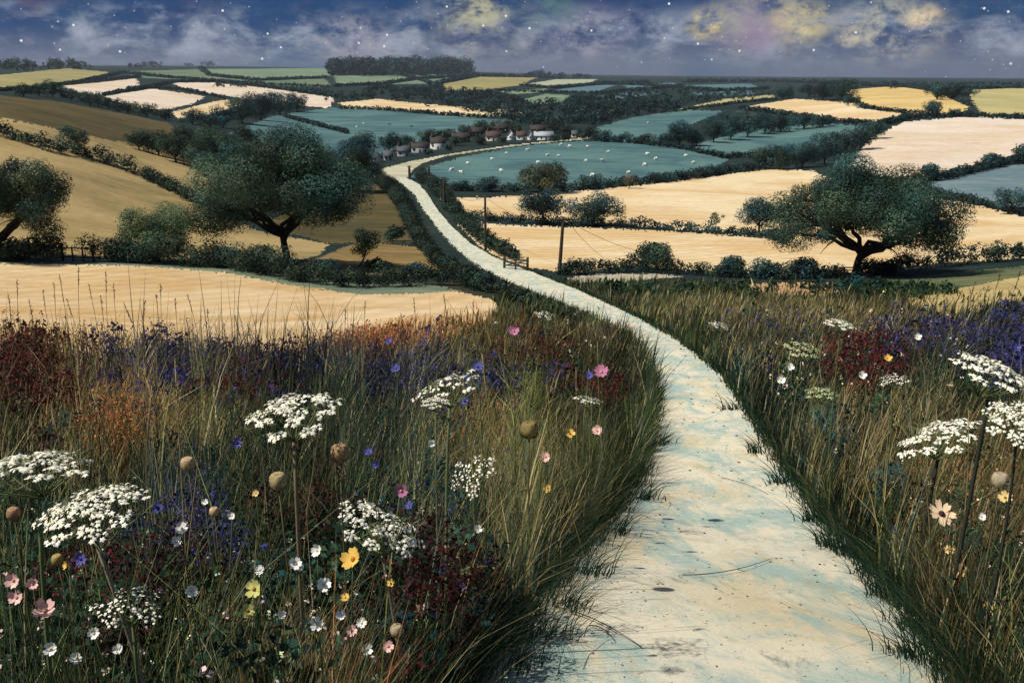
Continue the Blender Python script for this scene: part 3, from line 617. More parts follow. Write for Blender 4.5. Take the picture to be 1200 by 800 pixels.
def house(label, px, v, wpx, hpx, wm, rm, rz=0.0, gable=False, chim=1, asp=.55):
    B = at(px, v); s = mpp(B); w = wpx*s*.86; H = hpx*s*.86; eave = H*.52; rise = H-eave
    d = w*asp if not gable else w*1.3
    root = empty('house', B, rz*.5+(math.pi/2 if gable else 0))
    lx, ly = (w/2, d/2) if not gable else (d/2, w/2)      # ridge along local x
    V = [(-lx,-ly,-1),(lx,-ly,-1),(lx,ly,-1),(-lx,ly,-1),(-lx,-ly,eave),(lx,-ly,eave),(lx,ly,eave),(-lx,ly,eave),(-lx,0,H-.1),(lx,0,H-.1)]
    mk('wall', np.array(V, float), [np.array([[0,1,5,4],[1,2,6,5],[2,3,7,6],[3,0,4,7],[4,5,9,8],[6,7,8,9]]), np.array([[5,6,9],[7,4,8]])], WM[wm], root)
    m = MB(); o = .25; t = .16
    for sg in (-1, 1):
        e = np.array([0, sg*(ly+o), eave-o*rise/ly]); rd = np.array([0, 0, H+.02])
        vs = []
        for x in (-lx-o, lx+o):
            for z in (0, t): vs += [e+np.array([x, 0, z]), rd+np.array([x, -sg*.0, z])]
        m.add(vs, [[0,1,5,4],[2,6,7,3],[0,4,6,2],[1,3,7,5],[0,2,3,1],[4,5,7,6]])
    rf = m.build('roof', RM[rm], root)
    for k in range(chim):
        cx = (-lx*.72, lx*.72)[k % 2]; mm = MB().box((cx, .0, H+.5), (.42, .42, 1.1)); mm.box((cx, 0, H+1.65), (.5, .5, .1)); mm.tube([(cx, 0, H+1.7), (cx, 0, H+2.1)], .16, 8); mm.build('chimney', BRICK, rf)
    # front openings on the sides that face the track
    nwin = max(2, int(2*lx/2.6))
    for sg in (-1,):
        for k in range(nwin):
            x = -lx+2*lx*(k+.5)/nwin
            if k == nwin//2 and not gable:
                MB().box((x, sg*(ly+.02), .95), (.45, .05, .95)).build('door', DOOR, root)
            else:
                f = MB().box((x, sg*(ly+.02), eave*.55), (.5, .05, .6)).build('window', WM['white'], root); MB().box((x, sg*(ly+.07), eave*.55), (.4, .02, .5)).build('pane', PANE, f)
    for sx in (-1, 1):
        f = MB().box((sx*(lx+.02), 0, eave*.62), (.05, .5, .6)).build('window', WM['white'], root); MB().box((sx*(lx+.07), 0, eave*.62), (.02, .4, .5)).build('pane', PANE, f)
    return tag(root, label, 'house', 'village houses')
house('white cottage showing its bright gable at the village end of the lane', 440, 190, 12, 17, 'white', 'slate', .2, True, 0)
house('low grey cottage with dark slate roof beside the white gable', 455, 188, 12, 13, 'grey', 'slate', .2, False, 0)
house('grey cottage with a tall chimney under a dark slate roof', 473, 183, 17, 14, 'grey', 'slate', .25, False, 1)
house('long low cottage with a brown tiled roof and grey wall', 492, 179, 22, 14, 'grey', 'tile', .3, False, 1)
house('white walled cottage with two chimneys on a brown tiled roof', 513, 175, 20, 17, 'white', 'tile', .3, False, 2)
house('brown brick house half hidden behind the lane trees', 540, 167, 24, 13, 'brown', 'tile', .2, False, 1)
house('pale walled cottage with a reddish roof beside the pasture lane', 578, 165, 20, 13, 'cream', 'red', .1, False, 2)
house('white gabled cottage at the middle of the village', 598, 164, 10, 14, 'white', 'tile', 0, True, 0)
house('white cottage joined to a red tiled roof left of the long white house', 611, 164, 14, 12, 'white', 'red', .0, False, 1)
house('narrow white gable against the long white house', 621, 164, 7, 13, 'white', 'slate', 0, True, 0)
house('long white house with a pale slate roof', 637, 164, 26, 11, 'white', 'light', -.05, False, 1, .4)
house('dark brick house with tall chimneys behind the long white house', 630, 157, 20, 12, 'brown', 'tile', 0, False, 2)
house('brown roofed house with twin chimneys behind the reddish cottage', 585, 156, 24, 13, 'brown', 'tile', 0, False, 2)
house('brown cottage under a dark roof behind the row of village trees', 556, 160, 22, 12, 'brown', 'tile', .1, False, 1)
house('small cream cottage apart at the end of the village', 674, 161, 10, 9, 'cream', 'slate', 0, False, 0)
house('little white outbuilding beside the small cream cottage', 683, 162, 7, 6, 'flint', 'slate', 0, False, 0)

# ------------------------------------------------------------------ sheep and cattle
def animal(name, bones, mat, dark):
    """one skin grown over a skeleton of joints"""
    me = bpy.data.meshes.new(name)
    me.from_pydata([b[0] for b in bones], [(b[2], i) for i, b in enumerate(bones) if b[2] is not None], [])
    o = bpy.data.objects.new(name, me); COL.objects.link(o)
    sk = o.modifiers.new('skin', 'SKIN'); su = o.modifiers.new('smooth', 'SUBSURF'); su.levels = 1; su.render_levels = 1
    for i, b in enumerate(bones):
        me.skin_vertices[0].data[i].radius = (b[1], b[1]*1.05)
    me.skin_vertices[0].data[0].use_root = True
    dg = bpy.context.evaluated_depsgraph_get(); ev = o.evaluated_get(dg)
    m2 = bpy.data.meshes.new_from_object(ev); bpy.data.objects.remove(o); m2.materials.clear(); m2.materials.append(mat)
    for p in m2.polygons: p.use_smooth = True
    return m2
def quad(L_, hb, rb, rl, graze):
    b = [((0,0,hb), rb, None), ((L_*.42,0,hb*1.02), rb*.92, 0), ((-L_*.42,0,hb), rb*.95, 0)]
    hz = hb*.35 if graze else hb*1.35
    b += [((L_*.62,0,hb*(.85 if graze else 1.2)), rb*.5, 1), ((L_*.80,0,hz), rb*.34, 3), ((L_*.98,0,hz-rb*.4), rb*.22, 4)]
    for sx, root, in ((L_*.36, 1), (-L_*.36, 2)):
        for sy in (-1, 1):
            i = len(b); b += [((sx,sy*rb*.55,hb*.62), rl*1.9, root), ((sx-.02,sy*rb*.55,hb*.3), rl, i), ((sx,sy*rb*.55,.02), rl*1.05, i+1)]
    b += [((-L_*.58,0,hb*.75), rb*.15, 2)]
    return b
WOOL = plain('wool', (.74,.71,.64), .95, .15, 9.0, .05, .5); HIDE = plain('dark_hide', (.03,.026,.024), .7, .2)
SH1 = animal('sheep', quad(1.0, .62, .33, .055, True), WOOL, None); SH2 = animal('sheep', quad(1.0, .62, .33, .055, False), WOOL, None); COW = animal('cow', quad(1.9, 1.0, .42, .08, True), HIDE, None)
sheep = [(548,193),(530,201),(541,204),(587,202),(576,188),(593,181),(619,177),(642,183),(654,184),(657,171),(667,173),(688,173),(713,179),(687,190),(706,190),(758,182),(755,195),(768,188),(694,208),(803,184),(736,204),(812,192),(630,192)]
sheep.sort()
for i, (px, v) in enumerate(sheep):
    o = bpy.data.objects.new('sheep', (SH1, SH2)[i % 2]); COL.objects.link(o)
    o.location = Vector(at(px, v)); k = 1.35*random.uniform(.9, 1.25); o.scale = (k, k, k); o.rotation_euler = (0, 0, random.uniform(-.6, .6)+(math.pi if random.random() < .5 else 0))
    tag(o, f'white sheep grazing on the blue green pasture, {ORD[i]}', 'sheep', 'sheep grazing in the valley pasture')
for px, v, l in [(426,146,'lone white sheep in the pasture behind the oak'), (418,150,'second white sheep lower in the pasture behind the oak'), (759,145,'lone white sheep in the pasture right of the village wood')]:
    o = bpy.data.objects.new('sheep', SH1); COL.objects.link(o); o.location = Vector(at(px, v)); o.scale = (1.5,)*3; o.rotation_euler = (0, 0, random.uniform(-.5, .5)); tag(o, l, 'sheep')
for px, v, l in [(456,147,'small dark cow in the pasture behind the oak'), (482,149,'larger dark cow nearer the village roofs in the pasture behind the oak')]:
    o = bpy.data.objects.new('cow', COW); COL.objects.link(o); o.location = Vector(at(px, v)); o.rotation_euler = (0, 0, random.uniform(-.3, .3)); tag(o, l, 'cow')

# ------------------------------------------------------------------ the meadow grasses
def project(P):
    d = P-EYE; dep = d[:, 1]*CP-d[:, 2]*SP; up = d[:, 1]*SP+d[:, 2]*CP
    return 600+F*d[:, 0]/dep, 400-F*up/dep
MEADOW_END = ([-300, 0, 120, 200, 300, 380, 450, 520, 600, 640, 700, 800, 900, 1000, 1100, 1200, 1500], [33, 33, 34, 33, 28, 30, 37, 48, 72, 92, 95, 95, 92, 90, 74, 66, 62])
end_az = [math.atan((p-600)/F) for p in MEADOW_END[0]]
keep_out = [k for k, f_ in enumerate(FIELDS) if f_[0].startswith(('golden stubble', 'pinkish', 'dry yellow', 'pale chalky', 'grey green grass'))]
def meadow_points(n, lo, hi, rng, azr=(-.62, .62), bare=.0):
    az = rng.uniform(azr[0], azr[1], n); l = rng.uniform(math.log(lo), math.log(hi), n)
    D = np.exp(l); ok = D < np.interp(az, end_az, MEADOW_END[1])
    rg = .004*np.sin(l*95+2*np.sin(l*37))+.003*np.sin(l*230)
    ok &= ~inside(PATH_POLY, az+rg*(l < 3.4), l)
    for k in keep_out:
        ins = inside(FIELD_POLYS[k], az, l)
        ok &= ~(ins & (rng.random(n) > (.14 if not FIELDS[k][0].startswith('golden') else 0)))
    az, D = az[ok], D[ok]; x, y = D*np.sin(az), D*np.cos(az)
    return np.stack([x, y, height(x, y)], -1), D
# what grows where: (px, v of the drift as seen, radius px, colour, weight) located on the land
def zone_xy(px, v, h=.4): p = at(px, v, h); return math.atan2(p[0], p[1]), math.log(math.hypot(p[0], p[1]))
ZONES = []
def zone(px, v, rx, rv, col, w=1.0, h=.4):
    a0, l0 = zone_xy(px, v, h); a1, l1 = zone_xy(px, v+rv, h)
    ZONES.append((a0, l0, rx/F, max(abs(l1-l0), .05), np.array(col), w))
GOLD = np.array([.42,.31,.11]); OLV = np.array([.20,.21,.06]); RUST = np.array([.50,.20,.07]); DKG = np.array([.022,.052,.024]); TEAL = np.array([.014,.048,.046]); STRAW = np.array([.50,.40,.21]); MAR = np.array([.062,.014,.014]); VIO = np.array([.026,.026,.085]); BRN = np.array([.15,.095,.05])
for z in [(30,420,60,45,MAR,1.2),(290,440,45,30,MAR,1.0),(190,425,70,40,VIO,1.0),(330,430,60,30,VIO,.8),(480,435,80,40,VIO,1.0),(215,585,40,40,VIO,.8),(135,485,40,30,RUST,1.4),(430,388,60,25,RUST,1.6),(520,385,60,25,GOLD,1.2),(600,500,80,70,OLV,1.6),(640,560,60,60,OLV,1.2),(690,400,50,20,BRN,1.0),(620,410,50,25,MAR,.9),(700,450,40,25,MAR,.7),(720,500,40,60,DKG,1.2),
          (90,470,80,40,GOLD,.9),(230,480,60,50,OLV,1.0),(380,560,70,50,MAR,.5),(550,690,60,40,MAR,1.0),(120,670,60,50,MAR,.6),(420,640,80,60,DKG,1.0),(60,600,80,60,DKG,1.0),(240,740,120,60,OLV,.9),(330,760,60,40,BRN,1.0),(660,620,50,90,TEAL,1.6),(600,720,50,80,TEAL,1.3),
          (1020,415,50,30,MAR,1.0),(1180,405,50,35,VIO,1.2),(1080,390,50,25,VIO,.7),(930,385,60,20,BRN,1.2),(830,350,80,14,OLV,1.2),(760,350,60,14,DKG,1.0),(970,360,70,14,GOLD,1.0),(1050,500,120,60,BRN,.8),(1120,470,60,40,DKG,1.0),(1150,560,80,60,GOLD,.7),(940,500,40,60,TEAL,1.3),(880,430,40,30,TEAL,1.2),(1000,600,60,50,DKG,1.4),(1150,650,60,60,BRN,.8),(1080,430,60,30,DKG,.8),(250,620,120,50,DKG*.7,1.6),(480,560,80,50,TEAL*.9,1.2),(60,740,90,50,DKG*.6,1.6),(470,740,90,40,DKG*.6,1.4),(1010,560,60,70,DKG*.8,1.6),(1100,740,80,60,DKG*.6,1.8),(920,440,40,50,TEAL,1.6),(350,520,80,40,DKG*.7,1.4)]: zone(*z)
def zone_color(P, rng, mixin=.5):
    az = np.arctan2(P[:, 0], P[:, 1]); l = np.log(np.hypot(P[:, 0], P[:, 1])); n = len(P)
    acc = np.tile(DKG*.85+OLV*.12, (n, 1))*.45; W = np.full(n, .45)
    pick = rng.random(n)
    for a0, l0, ra, rl, c, w in ZONES:
        g = w*np.exp(-((az-a0)/ra)**2-((l-l0)/rl)**2)*1.6; acc += c*g[:, None]; W += g
    c = acc/W[:, None]
    k = pick < .10; c[k] = c[k]*.35+STRAW*.85*(.5+.7*rng.random((k.sum(), 1)))
    k = (pick >= .10) & (pick < .20); c[k] = c[k]*.5+OLV*1.1
    k = (pick > .86); c[k] = c[k]*.4+DKG*.7
    k = (pick > .96); c[k] = np.array([.16,.22,.2])*.8
    return np.clip(c*(.6+.8*rng.random((n, 1))), .004, .8)
def blades(P, D, H, Wd, rng, lean=.35, dirs=None, col=None, K=3):
    n = len(P); a = rng.uniform(0, 2*math.pi, n)
    side = np.stack([np.cos(a), np.sin(a), np.zeros(n)], -1)
    side = side*.4+np.array([1., 0, 0]); side /= np.linalg.norm(side, axis=1)[:, None]
    b = rng.uniform(0, 2*math.pi, n); ln_ = lean*np.abs(rng.normal(size=n))
    bend = np.stack([np.cos(b), np.sin(b), np.zeros(n)], -1)*ln_[:, None]+np.array([.10, 0, 0])
    if dirs is not None: bend = bend*.6+dirs
    V = []
    for k in range(K+1):
        t = k/K; c = P+np.array([0, 0, 1.])*(H*(t-.22*t*t*np.clip(np.linalg.norm(bend, axis=1), 0, 1.4)))[:, None]+bend*(H*t**1.9)[:, None]
        w = Wd*(1-.92*t**1.5)*.5
        V += [c-side*w[:, None], c+side*w[:, None]]
    V = np.stack(V, 1).reshape(-1, 3); m = 2*(K+1)
    i = np.arange(n)[:, None, None]*m; k = np.arange(K)[None, :, None]*2
    Fq = (i+k+np.array([0, 1, 3, 2])[None, None]).reshape(-1, 4)
    cc = np.repeat(col, m, 0).reshape(n, m, 3)
    return V, Fq, cc.reshape(-1, 3)
rng = np.random.default_rng(11)
def grass_patch(label, n, lo, hi, azr, hmin, hmax, wk, seed):
    rng = np.random.default_rng(seed); P, D = meadow_points(n, lo, hi, rng, azr)
    x, y = P[:, 0], P[:, 1]; f = np.clip(D/6, .6, 4)
    patch = .5+.25*np.sin(x*2.3/f+np.sin(y*1.7/f)*2)+.25*np.sin(y*1.9/f+1.2+np.sin(x*3.1/f))
    tuft = .5+.5*np.sin(x*9/f+2*np.sin(y*7/f))*np.sin(y*8/f+1.5*np.sin(x*6/f))
    u = rng.random(len(P))
    H = (hmin+(hmax-hmin)*u**1.7)*(.55+.55*patch+.35*tuft); tall = u > .985; H[tall] *= 1.35
    H *= np.clip(D/2.8, .42, 1)
    Wd = np.maximum(.0035, wk*D)*(.6+.8*rng.random(len(P)))
    col = zone_color(P, rng)*(.34+1.45*tuft**1.7)[:, None]  # shadow and highlight put into the blade colour, dark between the tufts
    broad = rng.random(len(P)) < .10; H[broad] *= .6; Wd[broad] *= 3.0; col[broad] = col[broad]*.35+np.where(rng.random((broad.sum(), 1)) < .6, DKG*1.2, np.array([.06,.10,.075]))*.65
    V, Fq, cc = blades(P-np.array([0, 0, .02]), D, H, Wd, rng, .38, None, np.clip(col, .004, .8))
    return tag(mk('grass', V, Fq, GRASS, col=cc), label, 'grass', kind='stuff')
grass_patch('tall dark meadow grass nearest the picture, left of the path', 34000, 1.25, 5, (-.66, .1), .25, .85, .0019, 1)
grass_patch('meadow grass spreading left of the path towards the stubble field', 70000, 5, 36, (-.64, .22), .35, 1.0, .0015, 2)
grass_patch('rough grass beyond the meadow beside the lane', 26000, 20, 85, (-.15, .62), .3, .9, .0011, 3)
grass_patch('tall meadow grass right of the path', 30000, 1.25, 6, (.16, .7), .25, .85, .0019, 4)
grass_patch('meadow grass right of the path below the wide oak', 60000, 5, 30, (.08, .64), .3, .9, .0015, 5)
def herbs(label, spots, seed, size=.034, hl=(.3, .72), name='undergrowth'):
    rng = np.random.default_rng(seed); Vs = []; Cs = []; Fs = []; n0 = 0
    for px, v, rx, rv, n, col in spots:
        for _ in range(n):
            h = rng.uniform(*hl); g = at(px+rng.normal()*rx, v+rng.normal()*rv, h, TN); D = math.hypot(g[0], g[1]); a_, l_ = math.atan2(g[0], g[1]), math.log(D)
            if D > .97*np.interp(a_, end_az, MEADOW_END[1]) or D < 1.7 or inside(PATH_POLY, np.array([a_-.03, a_+.03]), np.array([l_, l_])).any(): continue
            lobs = [(g+np.array([rng.normal()*.07, rng.normal()*.07, h*(.35+.3*k)]), rng.uniform(.07, .15)*(1+.05*D)) for k in range(3)]
            V, Fq, C = leaves(lobs, max(size, .0045*D), np.array(col)*rng.uniform(.6, 1.4), rng, .3, .55)
            Vs.append(V); Cs.append(C); Fs.append(Fq+n0); n0 += len(V)
    tag(mk(name, np.vstack(Vs), np.vstack(Fs), LEAF, col=np.vstack(Cs)), label, 'herbs', kind='stuff')
herbs('dark leafy herbs growing low among the grasses left of the path', [(120,640,100,60,60,DKG),(330,650,110,70,70,DKG*.8),(480,600,80,60,50,TEAL),(60,740,80,40,40,DKG*.7),(420,740,120,40,50,DKG*.8),(250,520,120,40,50,TEAL*.9),(560,720,40,50,30,TEAL),(640,450,60,40,30,DKG*.8),(330,460,120,30,50,DKG*.8)], 71)
herbs('dark leafy herbs growing low among the grasses right of the path', [(1080,620,70,60,60,DKG*.8),(960,500,50,50,50,TEAL),(1150,460,50,40,40,DKG*.9),(900,420,50,30,40,DKG*.8),(1160,720,40,40,40,DKG*.7),(1000,420,90,30,40,DKG),(1045,334,36,3,50,DKG*.8),(1120,322,40,4,40,DKG*.8),(1000,330,20,2,20,TEAL),(800,336,80,3,40,DKG*.9),(700,336,30,3,20,DKG*.8)], 72)
herbs('burgundy leaved plants in patches through the meadow', [(30,425,40,22,60,MAR*1.1),(285,445,30,16,36,MAR*1.1),(345,560,50,40,40,MAR*.55),(550,690,45,30,36,MAR*.9),(120,660,45,30,24,MAR*.7),(1020,415,34,18,44,MAR),(720,455,24,14,20,MAR*.9),(620,412,30,12,20,MAR),(480,660,40,40,24,MAR*.6)], 73, .02, (.4, .8))
herbs('deep violet flowering plants in patches through the meadow', [(190,425,50,24,60,VIO*1.1),(330,430,50,18,40,VIO),(480,435,60,26,70,VIO*1.1),(215,595,30,26,34,VIO),(1185,408,26,22,40,VIO*1.4),(1085,392,40,14,26,VIO),(580,440,30,20,14,VIO),(900,470,30,30,14,VIO*.6)], 74, .02, (.4, .85))
def straw_patch(label, n, spots, seed, tint=(1, 1, 1)):
    rng = np.random.default_rng(seed); pts = []
    for px, v, rx, rv, w in spots:
        for _ in range(int(n*w)):
            h = rng.uniform(.45, .8); g = at(px+rng.normal()*rx, v+rng.normal()*rv, h, TN); a_, l_ = math.atan2(g[0], g[1]), math.log(math.hypot(g[0], g[1]))
            if math.exp(l_) > np.interp(a_, end_az, MEADOW_END[1]) or inside(PATH_POLY, np.array([a_]), np.array([l_]))[0]: continue
            pts.append((*g, h))
    q = np.array(pts); P, H = q[:, :3], q[:, 3]*rng.uniform(.9, 1.25, len(q)); D = np.hypot(P[:, 0], P[:, 1])
    base = np.where(rng.random((len(P), 1)) < .45, STRAW, np.where(rng.random((len(P), 1)) < .5, GOLD*1.2, np.array([.26,.25,.10])))
    V, Fq, cc = blades(P, D, H, np.maximum(.004, .0014*D)*rng.uniform(.6, 1.5, len(P)), rng, .36, np.tile([.12, 0, 0], (len(P), 1)), np.clip(base*np.array(tint)*rng.uniform(.55, 1.5, (len(P), 1)), .01, .8), 4)
    tag(mk('grass', V, Fq, GRASS, col=cc), label, 'grass', kind='stuff')
grass_patch('taller loose grass at the far edge of the meadow before the stubble field', 5200, 15, 33, (-.66, .0), .8, 1.9, .0012, 6)
straw_patch('golden straw grass in the meadow left of the path', 1700, [(620,520,60,45,1.0),(200,450,90,30,.5),(420,520,60,60,.3),(560,470,60,30,.5),(100,480,60,40,.8),(230,470,60,30,.5),(300,560,160,60,.5),(520,400,60,18,.5),(60,420,60,30,.3),(240,720,60,30,.25),(330,750,40,20,.2),(700,410,30,20,.25)], 61)
straw_patch('golden brown straw grass in the meadow right of the path', 1500, [(1080,500,80,50,1.0),(1140,570,50,50,.7),(1000,480,40,40,.5),(960,370,80,14,.6),(900,400,50,25,.5),(1170,680,30,60,.3),(840,350,60,8,.5),(1100,380,70,20,.4)], 62)
straw_patch('rust orange grass clumps in the meadow', 850, [(135,482,26,18,1.0),(425,385,40,12,1.2),(560,385,40,14,.5),(540,500,40,30,.4),(1130,600,50,50,.5),(330,740,60,30,.3)], 63, (1.1,.62,.45))
# grass hanging over the path edges
def edge_tufts(edge, sgn, n, seed, label):
    rng = np.random.default_rng(seed); q = densify(edge, False, 10); pts = np.array([at(*e) for e in q if e[1] < 860])
    D = np.hypot(pts[:, 0], pts[:, 1]); wts = 1/np.maximum(D, 1)**.2; idx = rng.choice(len(pts)-1, n, p=wts[:-1]/wts[:-1].sum())
    t = rng.random((n, 1)); P = pts[idx]*(1-t)+pts[idx+1]*t; dd = np.hypot(P[:, 0], P[:, 1])
    clump = np.sin(dd*5.3)+np.sin(dd*11.7+1); keep = clump > rng.normal(size=n)*.9-.5
    P, dd = P[keep], dd[keep]; n = len(P)
    P[:, 0] += sgn*rng.normal(size=n)*.09-sgn*.02; P[:, 2] = height(P[:, 0], P[:, 1])-.01
    dirs = np.stack([sgn*(.3+.7*rng.random(n)), -.25+.5*rng.random(n)-.2, np.zeros(n)], -1)*.8
    V, Fq, cc = blades(P, dd, .07+.33*rng.random(n)**1.6, np.maximum(.0035, .0011*dd), rng, .3, dirs, np.clip(np.where(rng.random((n, 1)) < .16, OLV*.9, np.where(rng.random((n, 1)) < .08, STRAW*.6, DKG))*rng.uniform(.35, 1.4, (n, 1))+TEAL*.4*rng.random((n, 1)), .004, 1), 4)
    tag(mk('grass', V, Fq, GRASS, col=cc), label, 'grass', kind='stuff')
edge_tufts(PATH_L, 1, 10000, 31, 'dark grass overhanging the left edge of the path')
edge_tufts(PATH_R, -1, 16000, 32, 'dark grass overhanging the right edge of the path')

def sprawl(label, spots, seed):
    rng = np.random.default_rng(seed); Ps = []; Ds = []
    for px, v, sg, n in spots:
        c = at(px+sg*(-1)*(-14), v, 0, TN)
        for _ in range(n):
            p = c+np.array([rng.normal()*.07, rng.normal()*.07, 0]); p[2] = float(height(p[0], p[1]))-.01; Ps.append(p); a_ = rng.normal()*.7+(math.pi if sg < 0 else 0); Ds.append(np.array([math.cos(a_), math.sin(a_)-.25, 0])*rng.uniform(.7, 1.5))
    P = np.array(Ps); D = np.hypot(P[:, 0], P[:, 1])
    V, Fq, cc = blades(P, D, rng.uniform(.12, .46, len(P)), np.maximum(.0045, .0014*D), rng, .2, np.array(Ds), DKG*rng.uniform(.4, 1.3, (len(P), 1))+TEAL*.2, 5)
    tag(mk('grass', V, Fq, GRASS, col=cc), label, 'grass', kind='stuff')
sprawl('dark grass tufts sprawling over the right side of the path', [(985,640,-1,70),(1010,652,-1,60),(965,610,-1,40),(1050,700,-1,70),(1085,735,-1,60),(1075,770,-1,50),(930,566,-1,40),(900,530,-1,30),(1030,675,-1,40),(870,480,-1,25),(1110,780,-1,60)], 91)
sprawl('dark grass tufts sprawling over the left side of the path', [(740,585,1,40),(712,625,1,40),(680,672,1,50),(650,712,1,60),(628,745,1,60),(600,780,1,60),(762,520,1,25)], 92)
# drifts of small wild flowers that nobody could count
def drift(label, spots, n, col, size, seed, var=.3, cat='flowers', hl=(.55, .95), name='wildflowers'):
    rng = np.random.default_rng(seed); Vs = []; Cs = []; SB = []; SHh = []
    tot = sum(s[4] for s in spots)
    for px, v, rx, rv, w in spots:
        for _ in range(int(n*w/tot)):
            x = px+rng.normal()*rx; y = v+rng.normal()*rv
            h = rng.uniform(*hl); g = at(x, y, h, TN); D = math.hypot(g[0], g[1])
            a_, l_ = math.atan2(g[0], g[1]), math.log(D)
            if D > .97*np.interp(a_, end_az, MEADOW_END[1]): continue
            if inside(PATH_POLY, np.array([a_]), np.array([l_]))[0]: continue
            SB.append(g); SHh.append(h); c = g+np.array([0, 0, h]); r = max(size, .0021*D)*(.5+rng.random())
            m = int(rng.integers(3, 7)); u = unit(m, rng); p = c+u*r*.8*np.array([1, 1, 1.4])
            t1 = unit(m, rng); t2 = np.cross(u, t1); 
            q = np.stack([p-t1*r*.5, p-t2*r*.45, p+t1*r*.5, p+t2*r*.45], 1); Vs.append(q.reshape(-1, 3))
            cc = np.clip(np.array(col)*(1+var*rng.normal(size=(m, 1)))*(1+.12*rng.normal(size=(1, 3))), .004, .9); Cs.append(np.repeat(cc, 4, 0))
    V = np.vstack(Vs); C = np.vstack(Cs); Q = np.arange(len(V)).reshape(-1, 4)
    SB = np.array(SB); SH = np.array(SHh); sD = np.hypot(SB[:, 0], SB[:, 1])
    V2, Q2, C2 = blades(SB, sD, SH, np.maximum(.003, .0008*sD), rng, .04, np.tile([-.1, 0, 0], (len(SB), 1)), np.tile(DKG*.9, (len(SB), 1)))
    tag(mk(name, np.vstack([V, V2]), [Q, Q2+len(V)], PETAL, col=np.vstack([C, C2])), label, cat, kind='stuff')
drift('drift of dark red wild flowers in the meadow', [(30,415,38,26,3),(285,440,30,18,1.6),(620,410,28,12,1),(705,450,24,12,.8),(1020,412,34,16,1.3),(560,690,40,28,.5),(120,650,40,30,.3)], 3000, (.115,.014,.014), .013, 41)
drift('drift of deep blue violet wild flowers in the meadow', [(190,420,50,24,2.5),(320,425,45,18,1.2),(480,430,60,24,2),(215,590,26,26,.8),(1180,405,28,22,2),(1075,392,40,14,.8),(545,560,60,60,.4),(900,375,40,10,.4)], 3000, (.052,.045,.155), .012, 42)
drift('drift of rust orange grass flowers in the meadow', [(135,485,24,16,1),(430,388,34,10,1.4),(560,490,40,24,.3),(1130,560,50,40,.3)], 1500, (.42,.17,.06), .012, 43)
drift('scattered tiny pale blossoms in the meadow', [(420,700,120,60,2.2),(100,680,90,60,1.5),(560,600,60,60,.8),(640,400,60,30,.4),(980,400,80,40,.8),(1130,600,60,60,.8),(940,450,40,30,.5)], 620, (.70,.62,.44), .0075, 44)

# ------------------------------------------------------------------ single flowers
WHITE = np.array([.88,.83,.70]); 
def umbel_meshes(seed, domed=.18, nray=20, dense=16, tint=WHITE):
    rng = np.random.default_rng(seed); rays = MB(); V = []; Fc = []; C = []
    node = np.array([0, 0, -.36]); n0 = 0
    k = 0
    for i in range(nray):
        rr = .5*math.sqrt((i+.4)/nray); an = i*2.39996+rng.normal()*.12
        e = np.array([rr*math.cos(an), rr*math.sin(an), domed*(1-(rr/.5)**2)-.04+rng.normal()*.018])
        rays.tube(bez(node, node*.5+e*.5+np.array([e[0]*.25, e[1]*.25, -.03]), e-np.array([0, 0, .03]), 6), np.linspace(.011, .0065, 6), 5, col=(.12,.15,.06))
        R0 = .115*(.8+.4*rng.random())
        for j in range(dense):
            r2 = R0*math.sqrt((j+.3)/dense); a2 = j*2.39996+rng.random(); c = e+np.array([r2*math.cos(a2), r2*math.sin(a2), .025*(1-(r2/R0)**2)+rng.normal()*.006])
            if j % 3 == 0: rays.tube([e-np.array([0, 0, .03]), c], .0035, 3, col=(.18,.21,.09), cap=False)
            nrm = np.array([r2*math.cos(a2)*3, r2*math.sin(a2)*3, 1])+.45*rng.normal(size=3)+np.array([e[0], e[1], 0])*1.2; nrm /= np.linalg.norm(nrm)
            t1 = np.cross(nrm, rng.normal(size=3)); t1 /= np.linalg.norm(t1); t2 = np.cross(nrm, t1); rf = .029*(.7+.6*rng.random())
            ring = [c+rf*(1.0 if q % 2 else .55)*(math.cos(q*math.pi/5)*t1+math.sin(q*math.pi/5)*t2)-nrm*rf*(.1 if q % 2 else .0) for q in range(10)]
            V += [c+nrm*rf*.3]+ring; Fc += [[n0, n0+1+q, n0+1+(q+1) % 10] for q in range(10)]; n0 += 11
            tone = (.82+.25*rng.random()); C += [np.clip(tint*tone, 0, .88)*np.array([1, 1, 1-.12*rng.random()])]*11
    ro = rays.build('ray_cluster', STEM, col=True, smooth=True); fo = mk('flower_head', np.array(V), np.array(Fc), PETAL, col=np.array(C))
    rm, fm = ro.data, fo.data; bpy.data.objects.remove(ro); bpy.data.objects.remove(fo)
    return rm, fm
UM = [umbel_meshes(1), umbel_meshes(2, .2, 24, 15), umbel_meshes(3, .15, 18, 16), umbel_meshes(4, .12, 13, 9), umbel_meshes(5, .2, 16, 12, np.array([.5,.55,.3]))]
